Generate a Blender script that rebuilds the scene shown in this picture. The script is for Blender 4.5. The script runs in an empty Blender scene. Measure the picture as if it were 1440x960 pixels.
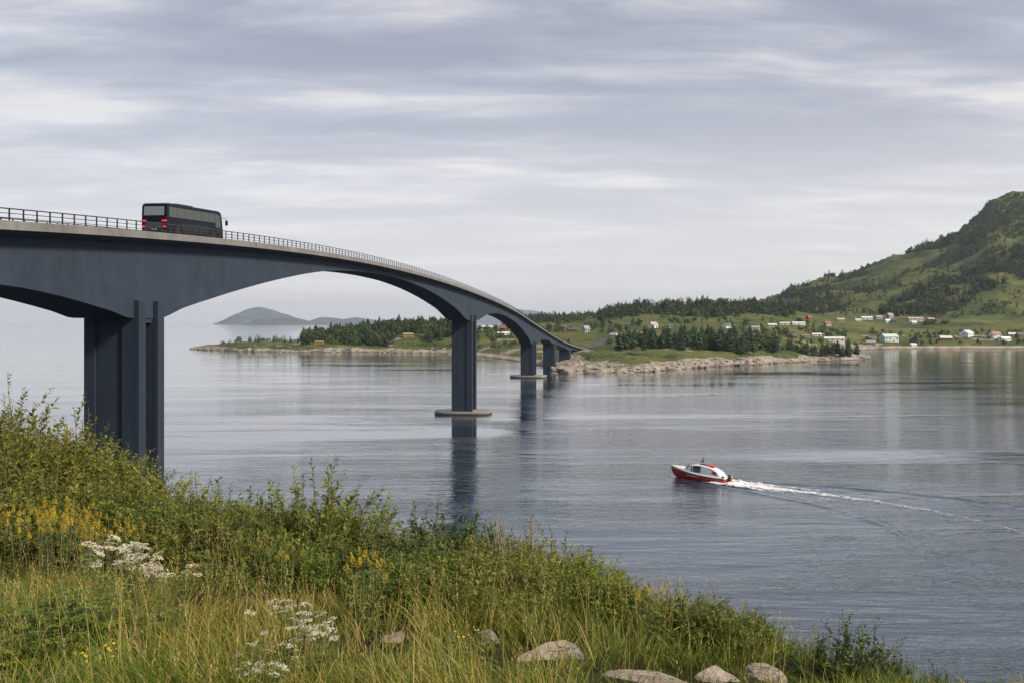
import bpy, bmesh, math, random
import numpy as np
from mathutils import Vector, Matrix

random.seed(7)
rng = np.random.default_rng(11)
scene = bpy.context.scene
COL = scene.collection
CAMH, F, HZ, CX = 26.0, 1400.0, 453.0, 720.0     # eye height (m), focal length in photo px, horizon row


# ----------------------------------------------------------------- helpers
def wx(px, d):
    return (px - CX) / F * d


def wz(py, d):
    return CAMH - (py - HZ) * d / F


def tag(o, label=None, cat=None, group=None, kind=None):
    if label: o['label'] = label
    if cat: o['category'] = cat
    if group: o['group'] = group
    if kind: o['kind'] = kind
    return o


def link(o, parent=None):
    COL.objects.link(o)
    if parent is not None:
        o.parent = parent
    return o


def empty(name, loc=(0, 0, 0), rz=0.0, rot=None):
    o = bpy.data.objects.new(name, None)
    o.location = loc
    o.rotation_euler = rot if rot else (0, 0, rz)
    o.empty_display_size = 0.2
    return link(o)


def np_mesh(name, V, faces, mats, smooth=False, mat_idx=None, attrs=None):
    """V (n,3); faces: (m,k) array or list of such arrays."""
    if isinstance(faces, np.ndarray):
        faces = [faces]
    faces = [f for f in faces if len(f)]
    me = bpy.data.meshes.new(name)
    V = np.asarray(V, np.float32)
    me.vertices.add(len(V))
    me.vertices.foreach_set('co', V.ravel())
    loops = np.concatenate([f.ravel() for f in faces]).astype(np.int32)
    sizes = np.concatenate([np.full(len(f), f.shape[1], np.int32) for f in faces])
    starts = np.concatenate([[0], np.cumsum(sizes)[:-1]]).astype(np.int32)
    me.loops.add(len(loops))
    me.loops.foreach_set('vertex_index', loops)
    me.polygons.add(len(sizes))
    me.polygons.foreach_set('loop_start', starts)
    me.polygons.foreach_set('loop_total', sizes)
    if mat_idx is not None:
        me.polygons.foreach_set('material_index', np.asarray(mat_idx, np.int32))
    me.polygons.foreach_set('use_smooth', np.full(len(sizes), smooth, bool))
    if not isinstance(mats, (list, tuple)):
        mats = [mats]
    for m in mats:
        me.materials.append(m)
    if attrs:
        for k, v in attrs.items():
            a = me.attributes.new(k, 'FLOAT', 'POINT')
            a.data.foreach_set('value', np.asarray(v, np.float32))
    me.update(calc_edges=True)
    me.validate()
    return me


def np_obj(name, V, faces, mats, parent=None, **kw):
    return link(bpy.data.objects.new(name, np_mesh(name, V, faces, mats, **kw)), parent)


class MB:
    """collects shapes into one mesh object"""
    def __init__(self):
        self.v, self.f, self.mi = [], [], []

    def add(self, vs, fs, mi=0):
        b = len(self.v)
        self.v += [tuple(p) for p in vs]
        for f in fs:
            self.f.append([b + i for i in f])
            self.mi.append(mi)
        return self

    def box(self, a, b, mi=0, bev=0.0, M=None):
        (x0, y0, z0), (x1, y1, z1) = a, b
        if bev > 0:
            bm = bmesh.new()
            bmesh.ops.create_cube(bm, size=1)
            bmesh.ops.scale(bm, vec=(x1 - x0, y1 - y0, z1 - z0), verts=bm.verts)
            bmesh.ops.translate(bm, vec=((x0 + x1) / 2, (y0 + y1) / 2, (z0 + z1) / 2), verts=bm.verts)
            bmesh.ops.bevel(bm, geom=bm.edges[:], offset=bev, segments=2, affect='EDGES', clamp_overlap=True)
            vs = [tuple(v.co) for v in bm.verts]
            bm.verts.index_update()
            fs = [[v.index for v in f.verts] for f in bm.faces]
            bm.free()
        else:
            vs = [(x0, y0, z0), (x1, y0, z0), (x1, y1, z0), (x0, y1, z0), (x0, y0, z1), (x1, y0, z1), (x1, y1, z1), (x0, y1, z1)]
            fs = [(0, 3, 2, 1), (4, 5, 6, 7), (0, 1, 5, 4), (1, 2, 6, 5), (2, 3, 7, 6), (3, 0, 4, 7)]
        if M is not None:
            vs = [tuple(M @ Vector(p)) for p in vs]
        return self.add(vs, fs, mi)

    def tube(self, pts, r, n=8, mi=0, cap=True):
        pts = [Vector(p) for p in pts]
        rs = r if isinstance(r, (list, tuple)) else [r] * len(pts)
        vs, fs = [], []
        for i, p in enumerate(pts):
            t = (pts[min(i + 1, len(pts) - 1)] - pts[max(i - 1, 0)]).normalized()
            up = Vector((0, 0, 1)) if abs(t.z) < .95 else Vector((1, 0, 0))
            a = t.cross(up).normalized()
            b = a.cross(t).normalized()
            for k in range(n):
                w = 2 * math.pi * k / n
                vs.append(p + (a * math.cos(w) + b * math.sin(w)) * rs[i])
        for i in range(len(pts) - 1):
            for k in range(n):
                k2 = (k + 1) % n
                fs.append((i * n + k, i * n + k2, (i + 1) * n + k2, (i + 1) * n + k))
        if cap:
            fs.append(tuple(range(n - 1, -1, -1)))
            fs.append(tuple((len(pts) - 1) * n + k for k in range(n)))
        return self.add(vs, fs, mi)

    def prism(self, prof, y0, y1, mi=0, axis='y'):
        """profile of (a, z) pairs extruded along y (or x)"""
        n = len(prof)
        if axis == 'y':
            vs = [(a, y0, z) for a, z in prof] + [(a, y1, z) for a, z in prof]
        else:
            vs = [(y0, a, z) for a, z in prof] + [(y1, a, z) for a, z in prof]
        fs = [tuple(range(n - 1, -1, -1)), tuple(range(n, 2 * n))]
        for i in range(n):
            j = (i + 1) % n
            fs.append((i, j, n + j, n + i))
        return self.add(vs, fs, mi)

    def build(self, name, mats, parent=None, smooth=False, bevel=0.0, fixn=True):
        me = bpy.data.meshes.new(name)
        me.from_pydata(self.v, [], self.f)
        if not isinstance(mats, (list, tuple)):
            mats = [mats]
        for m in mats:
            me.materials.append(m)
        me.polygons.foreach_set('material_index', self.mi)
        me.polygons.foreach_set('use_smooth', [smooth] * len(self.f))
        me.update()
        if fixn:
            bm = bmesh.new()
            bm.from_mesh(me)
            bmesh.ops.recalc_face_normals(bm, faces=bm.faces)
            bm.to_mesh(me)
            bm.free()
        o = link(bpy.data.objects.new(name, me), parent)
        if bevel > 0:
            m = o.modifiers.new('bevel', 'BEVEL')
            m.width = bevel
            m.segments = 2
            m.limit_method = 'ANGLE'
        return o


def copy_tree(o, parent=None):
    c = o.copy()
    COL.objects.link(c)
    c.parent = parent
    for ch in list(o.children):
        copy_tree(ch, c)
    return c


# value noise on numpy arrays -------------------------------------------------
_P = rng.random(65536).astype(np.float64)


def _h(ix, iy):
    k = (ix.astype(np.int64) * 374761393 + iy.astype(np.int64) * 668265263) & 0xFFFFFFFF
    k = ((k ^ (k >> 13)) * 1274126177) & 0xFFFFFFFF
    return _P[(k ^ (k >> 16)) & 65535]


def vnoise(x, y):
    ix, iy = np.floor(x), np.floor(y)
    fx, fy = x - ix, y - iy
    fx, fy = fx * fx * (3 - 2 * fx), fy * fy * (3 - 2 * fy)
    a, b, c, d = _h(ix, iy), _h(ix + 1, iy), _h(ix, iy + 1), _h(ix + 1, iy + 1)
    return (a * (1 - fx) + b * fx) * (1 - fy) + (c * (1 - fx) + d * fx) * fy


def fbm(x, y, s, oct=4, gain=.5):
    """roughly -1..1"""
    t = np.zeros(np.broadcast(x, y).shape)
    amp, tot = 1.0, 0.0
    for o in range(oct):
        t = t + amp * (vnoise(x / s + 17.3 * o, y / s - 9.1 * o) * 2 - 1)
        tot += amp
        amp *= gain
        s /= 2.03
    return t / tot * 1.6


# materials ---------------------------------------------------------------------
def new_mat(name):
    m = bpy.data.materials.new(name)
    m.use_nodes = True
    nt = m.node_tree
    return m, nt, nt.nodes['Principled BSDF'], nt.nodes['Material Output']


def N(nt, typ, **kw):
    n = nt.nodes.new(typ)
    for k, v in kw.items():
        if k.startswith('i_'):
            key = k[2:].replace('_', ' ')
            n.inputs[int(key) if key.isdigit() else key].default_value = v
        else:
            setattr(n, k, v)
    return n


def noise(nt, scale, detail=4, rough=.55, vec=None, dist=0.0):
    n = N(nt, 'ShaderNodeTexNoise')
    n.inputs['Scale'].default_value = scale
    n.inputs['Detail'].default_value = detail
    n.inputs['Roughness'].default_value = rough
    n.inputs['Distortion'].default_value = dist
    if vec is not None:
        nt.links.new(vec, n.inputs['Vector'])
    return n.outputs['Fac']


def ramp(nt, fac, stops, interp='LINEAR'):
    r = N(nt, 'ShaderNodeValToRGB')
    r.color_ramp.interpolation = interp
    els = r.color_ramp.elements
    while len(els) < len(stops):
        els.new(.5)
    for e, (p, c) in zip(els, stops):
        e.position = p
        e.color = (c, c, c, 1) if isinstance(c, (int, float)) else (*c, 1)
    nt.links.new(fac, r.inputs['Fac'])
    return r.outputs['Color']


def mix(nt, fac, a, b, mode='MIX'):
    m = N(nt, 'ShaderNodeMix', data_type='RGBA', blend_type=mode)
    for sock, v in ((m.inputs[0], fac), (m.inputs[6], a), (m.inputs[7], b)):
        if isinstance(v, (int, float)):
            sock.default_value = v
        elif isinstance(v, tuple):
            sock.default_value = (*v, 1)
        else:
            nt.links.new(v, sock)
    return m.outputs[2]


def mth(nt, op, a, b=None, clamp=False):
    m = N(nt, 'ShaderNodeMath', operation=op, use_clamp=clamp)
    for sock, v in ((m.inputs[0], a), (m.inputs[1], b)):
        if v is None: continue
        if isinstance(v, (int, float)):
            sock.default_value = v
        else:
            nt.links.new(v, sock)
    return m.outputs[0]


def bump(nt, h, dist, strength=1.0, normal=None):
    b = N(nt, 'ShaderNodeBump')
    b.inputs['Distance'].default_value = dist
    b.inputs['Strength'].default_value = strength
    nt.links.new(h, b.inputs['Height'])
    if normal is not None:
        nt.links.new(normal, b.inputs['Normal'])
    return b.outputs['Normal']


def wpos(nt, scale=(1, 1, 1)):
    g = N(nt, 'ShaderNodeNewGeometry')
    m = N(nt, 'ShaderNodeMapping')
    m.inputs['Scale'].default_value = scale
    nt.links.new(g.outputs['Position'], m.inputs['Vector'])
    return m.outputs['Vector']


def opos(nt, scale=(1, 1, 1)):
    g = N(nt, 'ShaderNodeTexCoord')
    m = N(nt, 'ShaderNodeMapping')
    m.inputs['Scale'].default_value = scale
    nt.links.new(g.outputs['Object'], m.inputs['Vector'])
    return m.outputs['Vector']


def plain(name, col, rough=.5, metal=0.0, spec=.5, var=.12, scale=3.0, bmp=0.0, bscale=20., coat=0.0):
    m, nt, p, o = new_mat(name)
    n = noise(nt, scale, 5, .6, opos(nt))
    lo = tuple(max(0, c * (1 - var)) for c in col)
    hi = tuple(min(1, c * (1 + var)) for c in col)
    nt.links.new(ramp(nt, n, [(.3, lo), (.7, hi)]), p.inputs['Base Color'])
    p.inputs['Roughness'].default_value = rough
    p.inputs['Metallic'].default_value = metal
    p.inputs['Specular IOR Level'].default_value = spec
    p.inputs['Coat Weight'].default_value = coat
    if bmp > 0:
        nt.links.new(bump(nt, noise(nt, bscale, 4, .6, opos(nt)), bmp), p.inputs['Normal'])
    return m


def leaf_mat(name, cols, trans=.3, rough=.55, attr='tint', objvar=.25):
    """foliage: per-leaf tint picks between cols; thin leaves let some light through"""
    m, nt, p, out = new_mat(name)
    a = N(nt, 'ShaderNodeAttribute', attribute_name=attr)
    oi = N(nt, 'ShaderNodeObjectInfo')
    c = ramp(nt, a.outputs['Fac'], [(i / max(1, len(cols) - 1), col) for i, col in enumerate(cols)])
    hsv = N(nt, 'ShaderNodeHueSaturation')
    nt.links.new(c, hsv.inputs['Color'])
    hsv.inputs['Saturation'].default_value = 1.0
    v = mth(nt, 'MULTIPLY_ADD', oi.outputs['Random'], objvar)
    v.node.inputs[2].default_value = 1 - objvar / 2
    nt.links.new(v, hsv.inputs['Value'])
    hh = mth(nt, 'MULTIPLY_ADD', oi.outputs['Random'], .03)
    hh.node.inputs[2].default_value = .485
    nt.links.new(hh, hsv.inputs['Hue'])
    nt.links.new(hsv.outputs['Color'], p.inputs['Base Color'])
    p.inputs['Roughness'].default_value = rough
    p.inputs['Specular IOR Level'].default_value = .25
    if trans > 0:
        t = N(nt, 'ShaderNodeBsdfTranslucent')
        nt.links.new(hsv.outputs['Color'], t.inputs['Color'])
        ms = N(nt, 'ShaderNodeMixShader')
        ms.inputs[0].default_value = trans
        nt.links.new(p.outputs[0], ms.inputs[1])
        nt.links.new(t.outputs[0], ms.inputs[2])
        nt.links.new(ms.outputs[0], out.inputs['Surface'])
    return m


# ----------------------------------------------------------------- camera, sun, sky
cam = bpy.data.cameras.new('camera')
cam.sensor_width = 36
cam.lens = 35
cam.shift_y = -(480 - HZ) / 1440
cam.clip_start = .1
cam.clip_end = 60000
co = link(bpy.data.objects.new('camera', cam))
co.location = (0, 0, CAMH)
co.rotation_euler = (math.pi / 2, 0, 0)
scene.camera = co

SUN_EL, SUN_AZ = math.radians(37), math.radians(116)      # azimuth measured clockwise from +Y (the view direction)
sd = Vector((math.sin(SUN_AZ) * math.cos(SUN_EL), math.cos(SUN_AZ) * math.cos(SUN_EL), math.sin(SUN_EL)))
sl = bpy.data.lights.new('sun', 'SUN')
sl.energy = 1.5
sl.angle = math.radians(10)
sl.color = (1.0, .90, .76)
so = link(bpy.data.objects.new('sun', sl))
so.rotation_euler = sd.to_track_quat('Z', 'Y').to_euler()
so.location = (200, -100, 400)

W = bpy.data.worlds.new('World')
scene.world = W
W.use_nodes = True
nt = W.node_tree
bg = nt.nodes['Background']
sky = N(nt, 'ShaderNodeTexSky', sky_type='NISHITA')
sky.sun_disc = False
sky.sun_elevation = SUN_EL
sky.sun_rotation = SUN_AZ
tc = N(nt, 'ShaderNodeTexCoord')
sep = N(nt, 'ShaderNodeSeparateXYZ')
nt.links.new(tc.outputs['Generated'], sep.inputs[0])
zz = mth(nt, 'ADD', mth(nt, 'MAXIMUM', sep.outputs[2], 0.0), .085)
u = mth(nt, 'DIVIDE', sep.outputs[0], zz)
v = mth(nt, 'DIVIDE', sep.outputs[1], zz)
cmb = N(nt, 'ShaderNodeCombineXYZ')
nt.links.new(u, cmb.inputs[0])
nt.links.new(v, cmb.inputs[1])


def cloud(scale, stretch, detail, rough, dist, off=(0, 0, 0), rot=0.0):
    m = N(nt, 'ShaderNodeMapping')
    m.inputs['Scale'].default_value = (scale / stretch, scale, 1)
    m.inputs['Location'].default_value = off
    m.inputs['Rotation'].default_value = (0, 0, rot)
    nt.links.new(cmb.outputs[0], m.inputs['Vector'])
    return noise(nt, 1.0, detail, rough, m.outputs[0], dist)


c1 = cloud(1.35, 2.1, 8, .54, .35, (3.1, 1.7, 0), math.radians(-6))
c2 = cloud(4.4, 2.4, 8, .60, .4, (9.1, 4.3, 2), math.radians(5))
c3 = cloud(.45, 1.4, 3, .5, .2, (1.4, 7.7, 5))
cs = mth(nt, 'ADD', mth(nt, 'ADD', mth(nt, 'MULTIPLY', c1, .54), mth(nt, 'MULTIPLY', c2, .21)), mth(nt, 'MULTIPLY', c3, .25))
ccol = ramp(nt, cs, [(.42, (.255, .278, .350)), (.475, (.350, .366, .428)), (.515, (.490, .490, .532)), (.565, (.73, .70, .68))])
# pale, even veil of cloud low down
veil = ramp(nt, sep.outputs[2], [(.0, .95), (.09, .78), (.19, .35), (.34, 0.0)])
ccol = mix(nt, veil, ccol, (.665, .650, .670))
# the veil is thinner and warmer on the sun's side (photo right)
side = mth(nt, 'MULTIPLY_ADD', sep.outputs[0], .55)
side.node.inputs[2].default_value = .42
side.node.use_clamp = True
ccol = mix(nt, mth(nt, 'MULTIPLY', side, .55), ccol, (1.22, 1.14, 1.06), 'MULTIPLY')
# the cloud deck is thicker and greyer overhead
ccol = mix(nt, 1.0, ccol, ramp(nt, sep.outputs[2], [(.16, (1, 1, 1)), (.42, (.72, .745, .80)), (.8, (.52, .56, .65))]), 'MULTIPLY')
sc_ = N(nt, 'ShaderNodeVectorMath', operation='SCALE')
nt.links.new(ccol, sc_.inputs[0])
sc_.inputs['Scale'].default_value = 3.15
cov = mix(nt, .93, sky.outputs[0], sc_.outputs[0])
nt.links.new(cov, bg.inputs['Color'])
bg.inputs['Strength'].default_value = .1

scene.view_settings.view_transform = 'Standard'
scene.view_settings.look = 'None'
scene.view_settings.gamma = 1
scene.view_settings.exposure = 1.85
scene.render.engine = 'CYCLES'
cy = scene.cycles
cy.use_denoising = True
try:
    cy.denoiser = 'OPENIMAGEDENOISE'
    cy.denoising_input_passes = 'RGB_ALBEDO_NORMAL'
except Exception:
    pass
cy.max_bounces = 6
cy.diffuse_bounces = 2
cy.glossy_bounces = 3
cy.transmission_bounces = 3
cy.transparent_max_bounces = 8
cy.volume_bounces = 0
cy.caustics_reflective = False
cy.caustics_refractive = False
cy.sample_clamp_indirect = 6
cy.use_adaptive_sampling = False

# ----------------------------------------------------------------- the air
HAZE = True
if HAZE:
    hb = MB().box((-19000, -3000, -12), (19000, 19000, 372)).build('haze', None and [] or [bpy.data.materials.new('haze')])
    hm = hb.data.materials[0]
    hm.use_nodes = True
    t = hm.node_tree
    t.nodes.remove(t.nodes['Principled BSDF'])
    pv = N(t, 'ShaderNodeVolumePrincipled')
    pv.inputs['Color'].default_value = (.72, .84, 1.0, 1)
    pv.inputs['Density'].default_value = 4.8e-5
    pv.inputs['Anisotropy'].default_value = .1
    t.links.new(pv.outputs[0], t.nodes['Material Output'].inputs['Volume'])
    tag(hb, kind='stuff')
    hb['label'] = 'pale sea haze that fades the far islands to blue'
    hb['category'] = 'haze'

# ----------------------------------------------------------------- the sea
PX0, PX1, PY0, PY1 = 14.0, 80.0, 88.0, 180.0
WK = np.array([(34.2, 161.2), (36.2, 159.3), (38.6, 157.2), (42, 154.4), (47.2, 150.2), (52.6, 144.8), (57.4, 138.0), (61, 130.6), (63.6, 122.6), (65.4, 114), (66.4, 105)])


def wake_coords(x, y):
    best = np.full(x.shape, 1e9)
    S = np.zeros(x.shape)
    Qd = np.zeros(x.shape)
    s0 = 0.0
    for i in range(len(WK) - 1):
        (x0, y0), (x1, y1) = WK[i], WK[i + 1]
        dx, dy = x1 - x0, y1 - y0
        L = math.hypot(dx, dy)
        lo = -14 / L if i == 0 else 0
        hi = 3 if i == len(WK) - 2 else 1
        t = np.clip(((x - x0) * dx + (y - y0) * dy) / L / L, lo, hi)
        qx, qy = x - x0 - t * dx, y - y0 - t * dy
        d = np.hypot(qx, qy)
        m = d < best
        best = np.where(m, d, best)
        S = np.where(m, s0 + t * L, S)
        Qd = np.where(m, np.sign(dx * qy - dy * qx) * d, Qd)
        s0 += L
    return S, Qd


def wash(x, y):
    S, Q = wake_coords(x, y)
    z = np.zeros(x.shape)
    sb = S + 11.0                                             # distance behind the bow
    for k, (a, off, w) in enumerate(((.30, .0, .8), (.20, 1.7, .75), (.13, 3.3, .8))):
        c = .27 * sb - off + .25
        amp = a * np.exp(-np.maximum(S, 0) / 55) * np.clip(sb / 4, 0, 1) * (c > .2)
        z += amp * (np.exp(-((np.abs(Q) - c) / w) ** 2) - .45 * np.exp(-((np.abs(Q) - c + 1.1) / w) ** 2))
    inside = np.exp(-(Q / (1.0 + .10 * sb)) ** 4)
    z += .06 * np.sin(S * 1.35) * inside * np.exp(-np.maximum(S, 0) / 45) * np.clip(S / 3, 0, 1)
    return z * (1 + .35 * fbm(x, y, 3.0, 2))


def make_water():
    m, nt, p, out = new_mat('sea_water')
    p.inputs['Base Color'].default_value = (.010, .027, .046, 1)
    p.inputs['Roughness'].default_value = .06
    p.inputs['IOR'].default_value = 1.40
    p.inputs['Specular IOR Level'].default_value = .5
    p.inputs['Coat Weight'].default_value = .5
    p.inputs['Coat Roughness'].default_value = .03
    p.inputs['Coat IOR'].default_value = 1.4
    geo = N(nt, 'ShaderNodeNewGeometry')

    def mp(sx, sy, rot=0, off=(0, 0, 0)):
        q = N(nt, 'ShaderNodeMapping')
        q.inputs['Scale'].default_value = (sx, sy, 1)
        q.inputs['Rotation'].default_value = (0, 0, rot)
        q.inputs['Location'].default_value = off
        nt.links.new(geo.outputs['Position'], q.inputs['Vector'])
        return q.outputs[0]
    big = noise(nt, 1, 3, .55, mp(1 / 38, 1 / 9.5, math.radians(5)), .6)
    mid = noise(nt, 1, 4, .6, mp(1 / 8.5, 1 / 2.3, math.radians(-4), (5, 2, 0)), .5)
    sml = noise(nt, 1, 3, .6, mp(1 / 1.9, 1 / .62, math.radians(9), (1, 8, 0)), .4)
    # wind patches: slicks and cat's-paws
    pat = noise(nt, 1, 4, .55, mp(1 / 120, 1 / 26, math.radians(5), (3, 1, 4)), .8)
    pr = ramp(nt, pat, [(.40, .18), (.58, 1.0)])
    # the water lies calmer in the lee of the far shore
    sy_ = N(nt, 'ShaderNodeSeparateXYZ')
    nt.links.new(geo.outputs['Position'], sy_.inputs[0])
    lee = N(nt, 'ShaderNodeMapRange', interpolation_type='SMOOTHSTEP')
    nt.links.new(sy_.outputs[1], lee.inputs[0])
    for i_, v_ in enumerate((110, 480, 1.0, .26)):
        lee.inputs[i_ + 1].default_value = v_
    opn = N(nt, 'ShaderNodeMapRange', interpolation_type='SMOOTHSTEP')
    nt.links.new(sy_.outputs[1], opn.inputs[0])
    for i_, v_ in enumerate((950, 1700, 0.0, .9)):
        opn.inputs[i_ + 1].default_value = v_
    lee = mth(nt, 'MAXIMUM', lee.outputs[0], opn.outputs[0]).node
    pr = mth(nt, 'MULTIPLY', pr, lee.outputs[0])
    big = mth(nt, 'MULTIPLY', big, lee.outputs[0])
    h = mth(nt, 'ADD', mth(nt, 'MULTIPLY', big, .16), mth(nt, 'MULTIPLY', mth(nt, 'MULTIPLY', mid, .32), pr))
    h = mth(nt, 'ADD', h, mth(nt, 'MULTIPLY', mth(nt, 'MULTIPLY', sml, .10), pr))
    bn = bump(nt, h, 1.0, .9)
    nt.links.new(bn, p.inputs['Normal'])
    nt.links.new(bn, p.inputs['Coat Normal'])
    xs = [-18900, -6000, -2000, -900, 0, PX0, PX1, 900, 2000, 6000, 18900]
    ys = [-2900, -500, 0, PY0, PY1, 500, 1000, 2500, 6000, 18900]
    V = [(x, y, 0) for y in ys for x in xs]
    n = len(xs)
    Fc = [(j * n + i, j * n + i + 1, (j + 1) * n + i + 1, (j + 1) * n + i) for j in range(len(ys) - 1) for i in range(n - 1) if not (xs[i] == PX0 and ys[j] == PY0)]
    # the boat's wash: real ripples in a finer piece of the same sheet
    gx, gy = np.meshgrid(np.linspace(PX0, PX1, 190), np.linspace(PY0, PY1, 260))
    gz = wash(gx.ravel(), gy.ravel()).reshape(gx.shape)
    edge = np.minimum.reduce([gx - PX0, PX1 - gx, gy - PY0, PY1 - gy])
    gz = gz * np.clip(edge / 5, 0, 1)
    base = len(V)
    idx = base + np.arange(gx.size).reshape(gx.shape)
    Q2 = np.stack([idx[:-1, :-1], idx[:-1, 1:], idx[1:, 1:], idx[1:, :-1]], -1).reshape(-1, 4)
    V = np.concatenate([np.array(V, float), np.stack([gx, gy, gz], -1).reshape(-1, 3)])
    o = np_obj('sea', V, np.concatenate([np.array(Fc), Q2]), m, smooth=True)
    tag(o, 'calm blue grey sea with fine ripples and wind streaks', kind='structure')
    return o


make_water()

# ----------------------------------------------------------------- far shore terrain
CK = {   # photo column -> nine (distance, height) pairs, shore at the second
    -260: [(900, -8), (960, -8), (970, -8), (980, -8), (1000, -8), (1020, -8), (1060, -8), (1400, -8), (3300, -8)],
    256: [(915, -8), (955, -8), (965, -8), (975, -8), (990, -8), (1010, -8), (1040, -8), (1400, -8), (3300, -8)],
    268: [(915, -6), (952, 0), (962, .9), (972, 1.2), (990, .8), (1010, -2), (1040, -6), (1400, -8), (3300, -8)],
    300: [(885, -6), (925, 0), (934, 2.6), (950, 4.2), (980, 4), (1010, 1), (1050, -6), (1400, -8), (3300, -8)],
    345: [(850, -6), (890, 0), (899, 4.2), (925, 7.2), (965, 7.5), (1010, 4), (1070, -6), (1400, -8), (3300, -8)],
    400: [(830, -6), (872, 0), (880, 3.6), (905, 5.8), (960, 7.5), (1010, 8), (1090, -4), (1400, -8), (3300, -8)],
    450: [(827, -6), (867, 0), (875, 3.2), (900, 5.5), (960, 9), (1020, 9), (1120, -4), (1400, -8), (3300, -8)],
    500: [(822, -6), (862, 0), (869, 2.6), (895, 5), (960, 12), (1020, 14), (1160, -4), (1500, -8), (3300, -8)],
    560: [(810, -6), (850, 0), (857, 1.8), (885, 4.5), (950, 15), (1020, 20), (1250, 0), (1600, -8), (3300, -8)],
    620: [(792, -6), (832, 0), (839, 1.2), (865, 4.5), (940, 16), (1010, 22), (1300, 4), (1700, -8), (3300, -8)],
    655: [(760, -6), (797, 0), (804, 1.0), (840, 5), (930, 13), (1010, 18), (1350, 8), (1800, -8), (3300, -8)],
    690: [(695, -6), (732, 0), (739, .9), (790, 6.5), (900, 12), (1050, 17), (1300, 15), (1800, -6), (3300, -8)],
    716: [(650, -6), (685, 0), (692, .9), (750, 6), (880, 12), (1100, 18), (1500, 18), (1900, 0), (3300, -6)],
    730: [(600, -6), (660, 0), (667, 1), (740, 6.5), (880, 12), (1100, 20), (1600, 24), (2000, 14), (3300, 0)],
    757: [(560, -6), (604, 0), (611, .9), (690, 5), (860, 12), (1100, 21), (1600, 28), (2000, 20), (3300, 0)],
    778: [(500, -6), (532, 0), (537, .9), (592, 1.1), (700, 6.5), (1050, 21), (1600, 30), (2000, 22), (3300, 0)],
    800: [(470, -6), (510, 0), (515, 1.2), (585, 1.8), (690, 7), (1050, 21), (1600, 30), (2000, 22), (3300, 0)],
    830: [(465, -6), (503, 0), (511, 2.4), (560, 4.3), (660, 7.6), (1050, 21), (1500, 34), (2000, 24), (3300, 0)],
    865: [(470, -6), (508, 0), (517, 3.2), (560, 5.5), (700, 10), (1050, 24), (1340, 42), (1900, 26), (3300, 0)],
    900: [(480, -6), (520, 0), (530, 3.6), (570, 6.6), (740, 12), (1040, 26), (1300, 47), (1800, 36), (3300, 0)],
    950: [(505, -6), (548, 0), (557, 3.0), (595, 6.2), (760, 13), (1040, 26), (1300, 48), (1800, 40), (3300, 0)],
    1000: [(540, -6), (578, 0), (587, 3.4), (620, 6.2), (790, 14), (1040, 26), (1300, 48), (1800, 42), (3300, 0)],
    1060: [(585, -6), (612, 0), (620, 3.6), (650, 6.0), (820, 13), (1040, 25), (1300, 50), (1800, 50), (3300, 0)],
    1110: [(610, -6), (650, 0), (658, 3.0), (690, 4.5), (850, 11), (1050, 22), (1280, 44), (1800, 60), (3300, 0)],
    1150: [(680, -6), (740, 0), (748, 1.0), (780, 2.5), (900, 9), (1070, 20), (1280, 38), (1800, 60), (3300, 0)],
    1195: [(860, -6), (915, 0), (925, 1.0), (950, 3), (1010, 7), (1090, 17), (1280, 35), (1800, 60), (3300, 0)],
    1240: [(930, -6), (974, 0), (984, 1.3), (1005, 3.5), (1040, 7.5), (1110, 16), (1290, 35), (1800, 60), (3300, 0)],
    1440: [(940, -6), (986, 0), (996, 1.3), (1016, 3.8), (1050, 8), (1110, 16), (1300, 38), (1800, 60), (3300, 0)],
    1950: [(940, -6), (990, 0), (1000, 1.3), (1020, 3.8), (1050, 8), (1120, 16), (1300, 40), (1800, 60), (3300, 0)],
}
CKX = np.array(sorted(CK), float)
CKV = np.array([CK[int(k)] for k in CKX], float)          # (cols, 9, 2)
RIDGE = np.array([(600, 0), (850, 6), (930, 14), (1000, 32), (1060, 58), (1095, 76), (1112, 90), (1130, 98), (1165, 112), (1200, 124), (1250, 149), (1290, 168),
                  (1330, 191), (1350, 206), (1370, 232), (1388, 258), (1402, 272), (1420, 280), (1440, 283), (1500, 300), (1600, 330),
                  (1750, 335), (1950, 300)], float)
POINT = np.array([(1050, 640, 5.2), (1085, 655, 6.0), (1110, 668, 6.4), (1140, 684, 4.6), (1165, 694, 3.8), (1190, 706, 3.2), (1212, 716, 2.2),
                  (1224, 722, .5), (1232, 726, -3)], float)


def smooth_table(x, X, Y):
    i = np.clip(np.searchsorted(X, x) - 1, 0, len(X) - 2)
    t = np.clip((x - X[i]) / (X[i + 1] - X[i]), 0, 1)
    t = t * .4 + .6 * t * t * (3 - 2 * t)
    t = t.reshape(t.shape + (1,) * (Y.ndim - 1))
    return Y[i] * (1 - t) + Y[i + 1] * t


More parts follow.
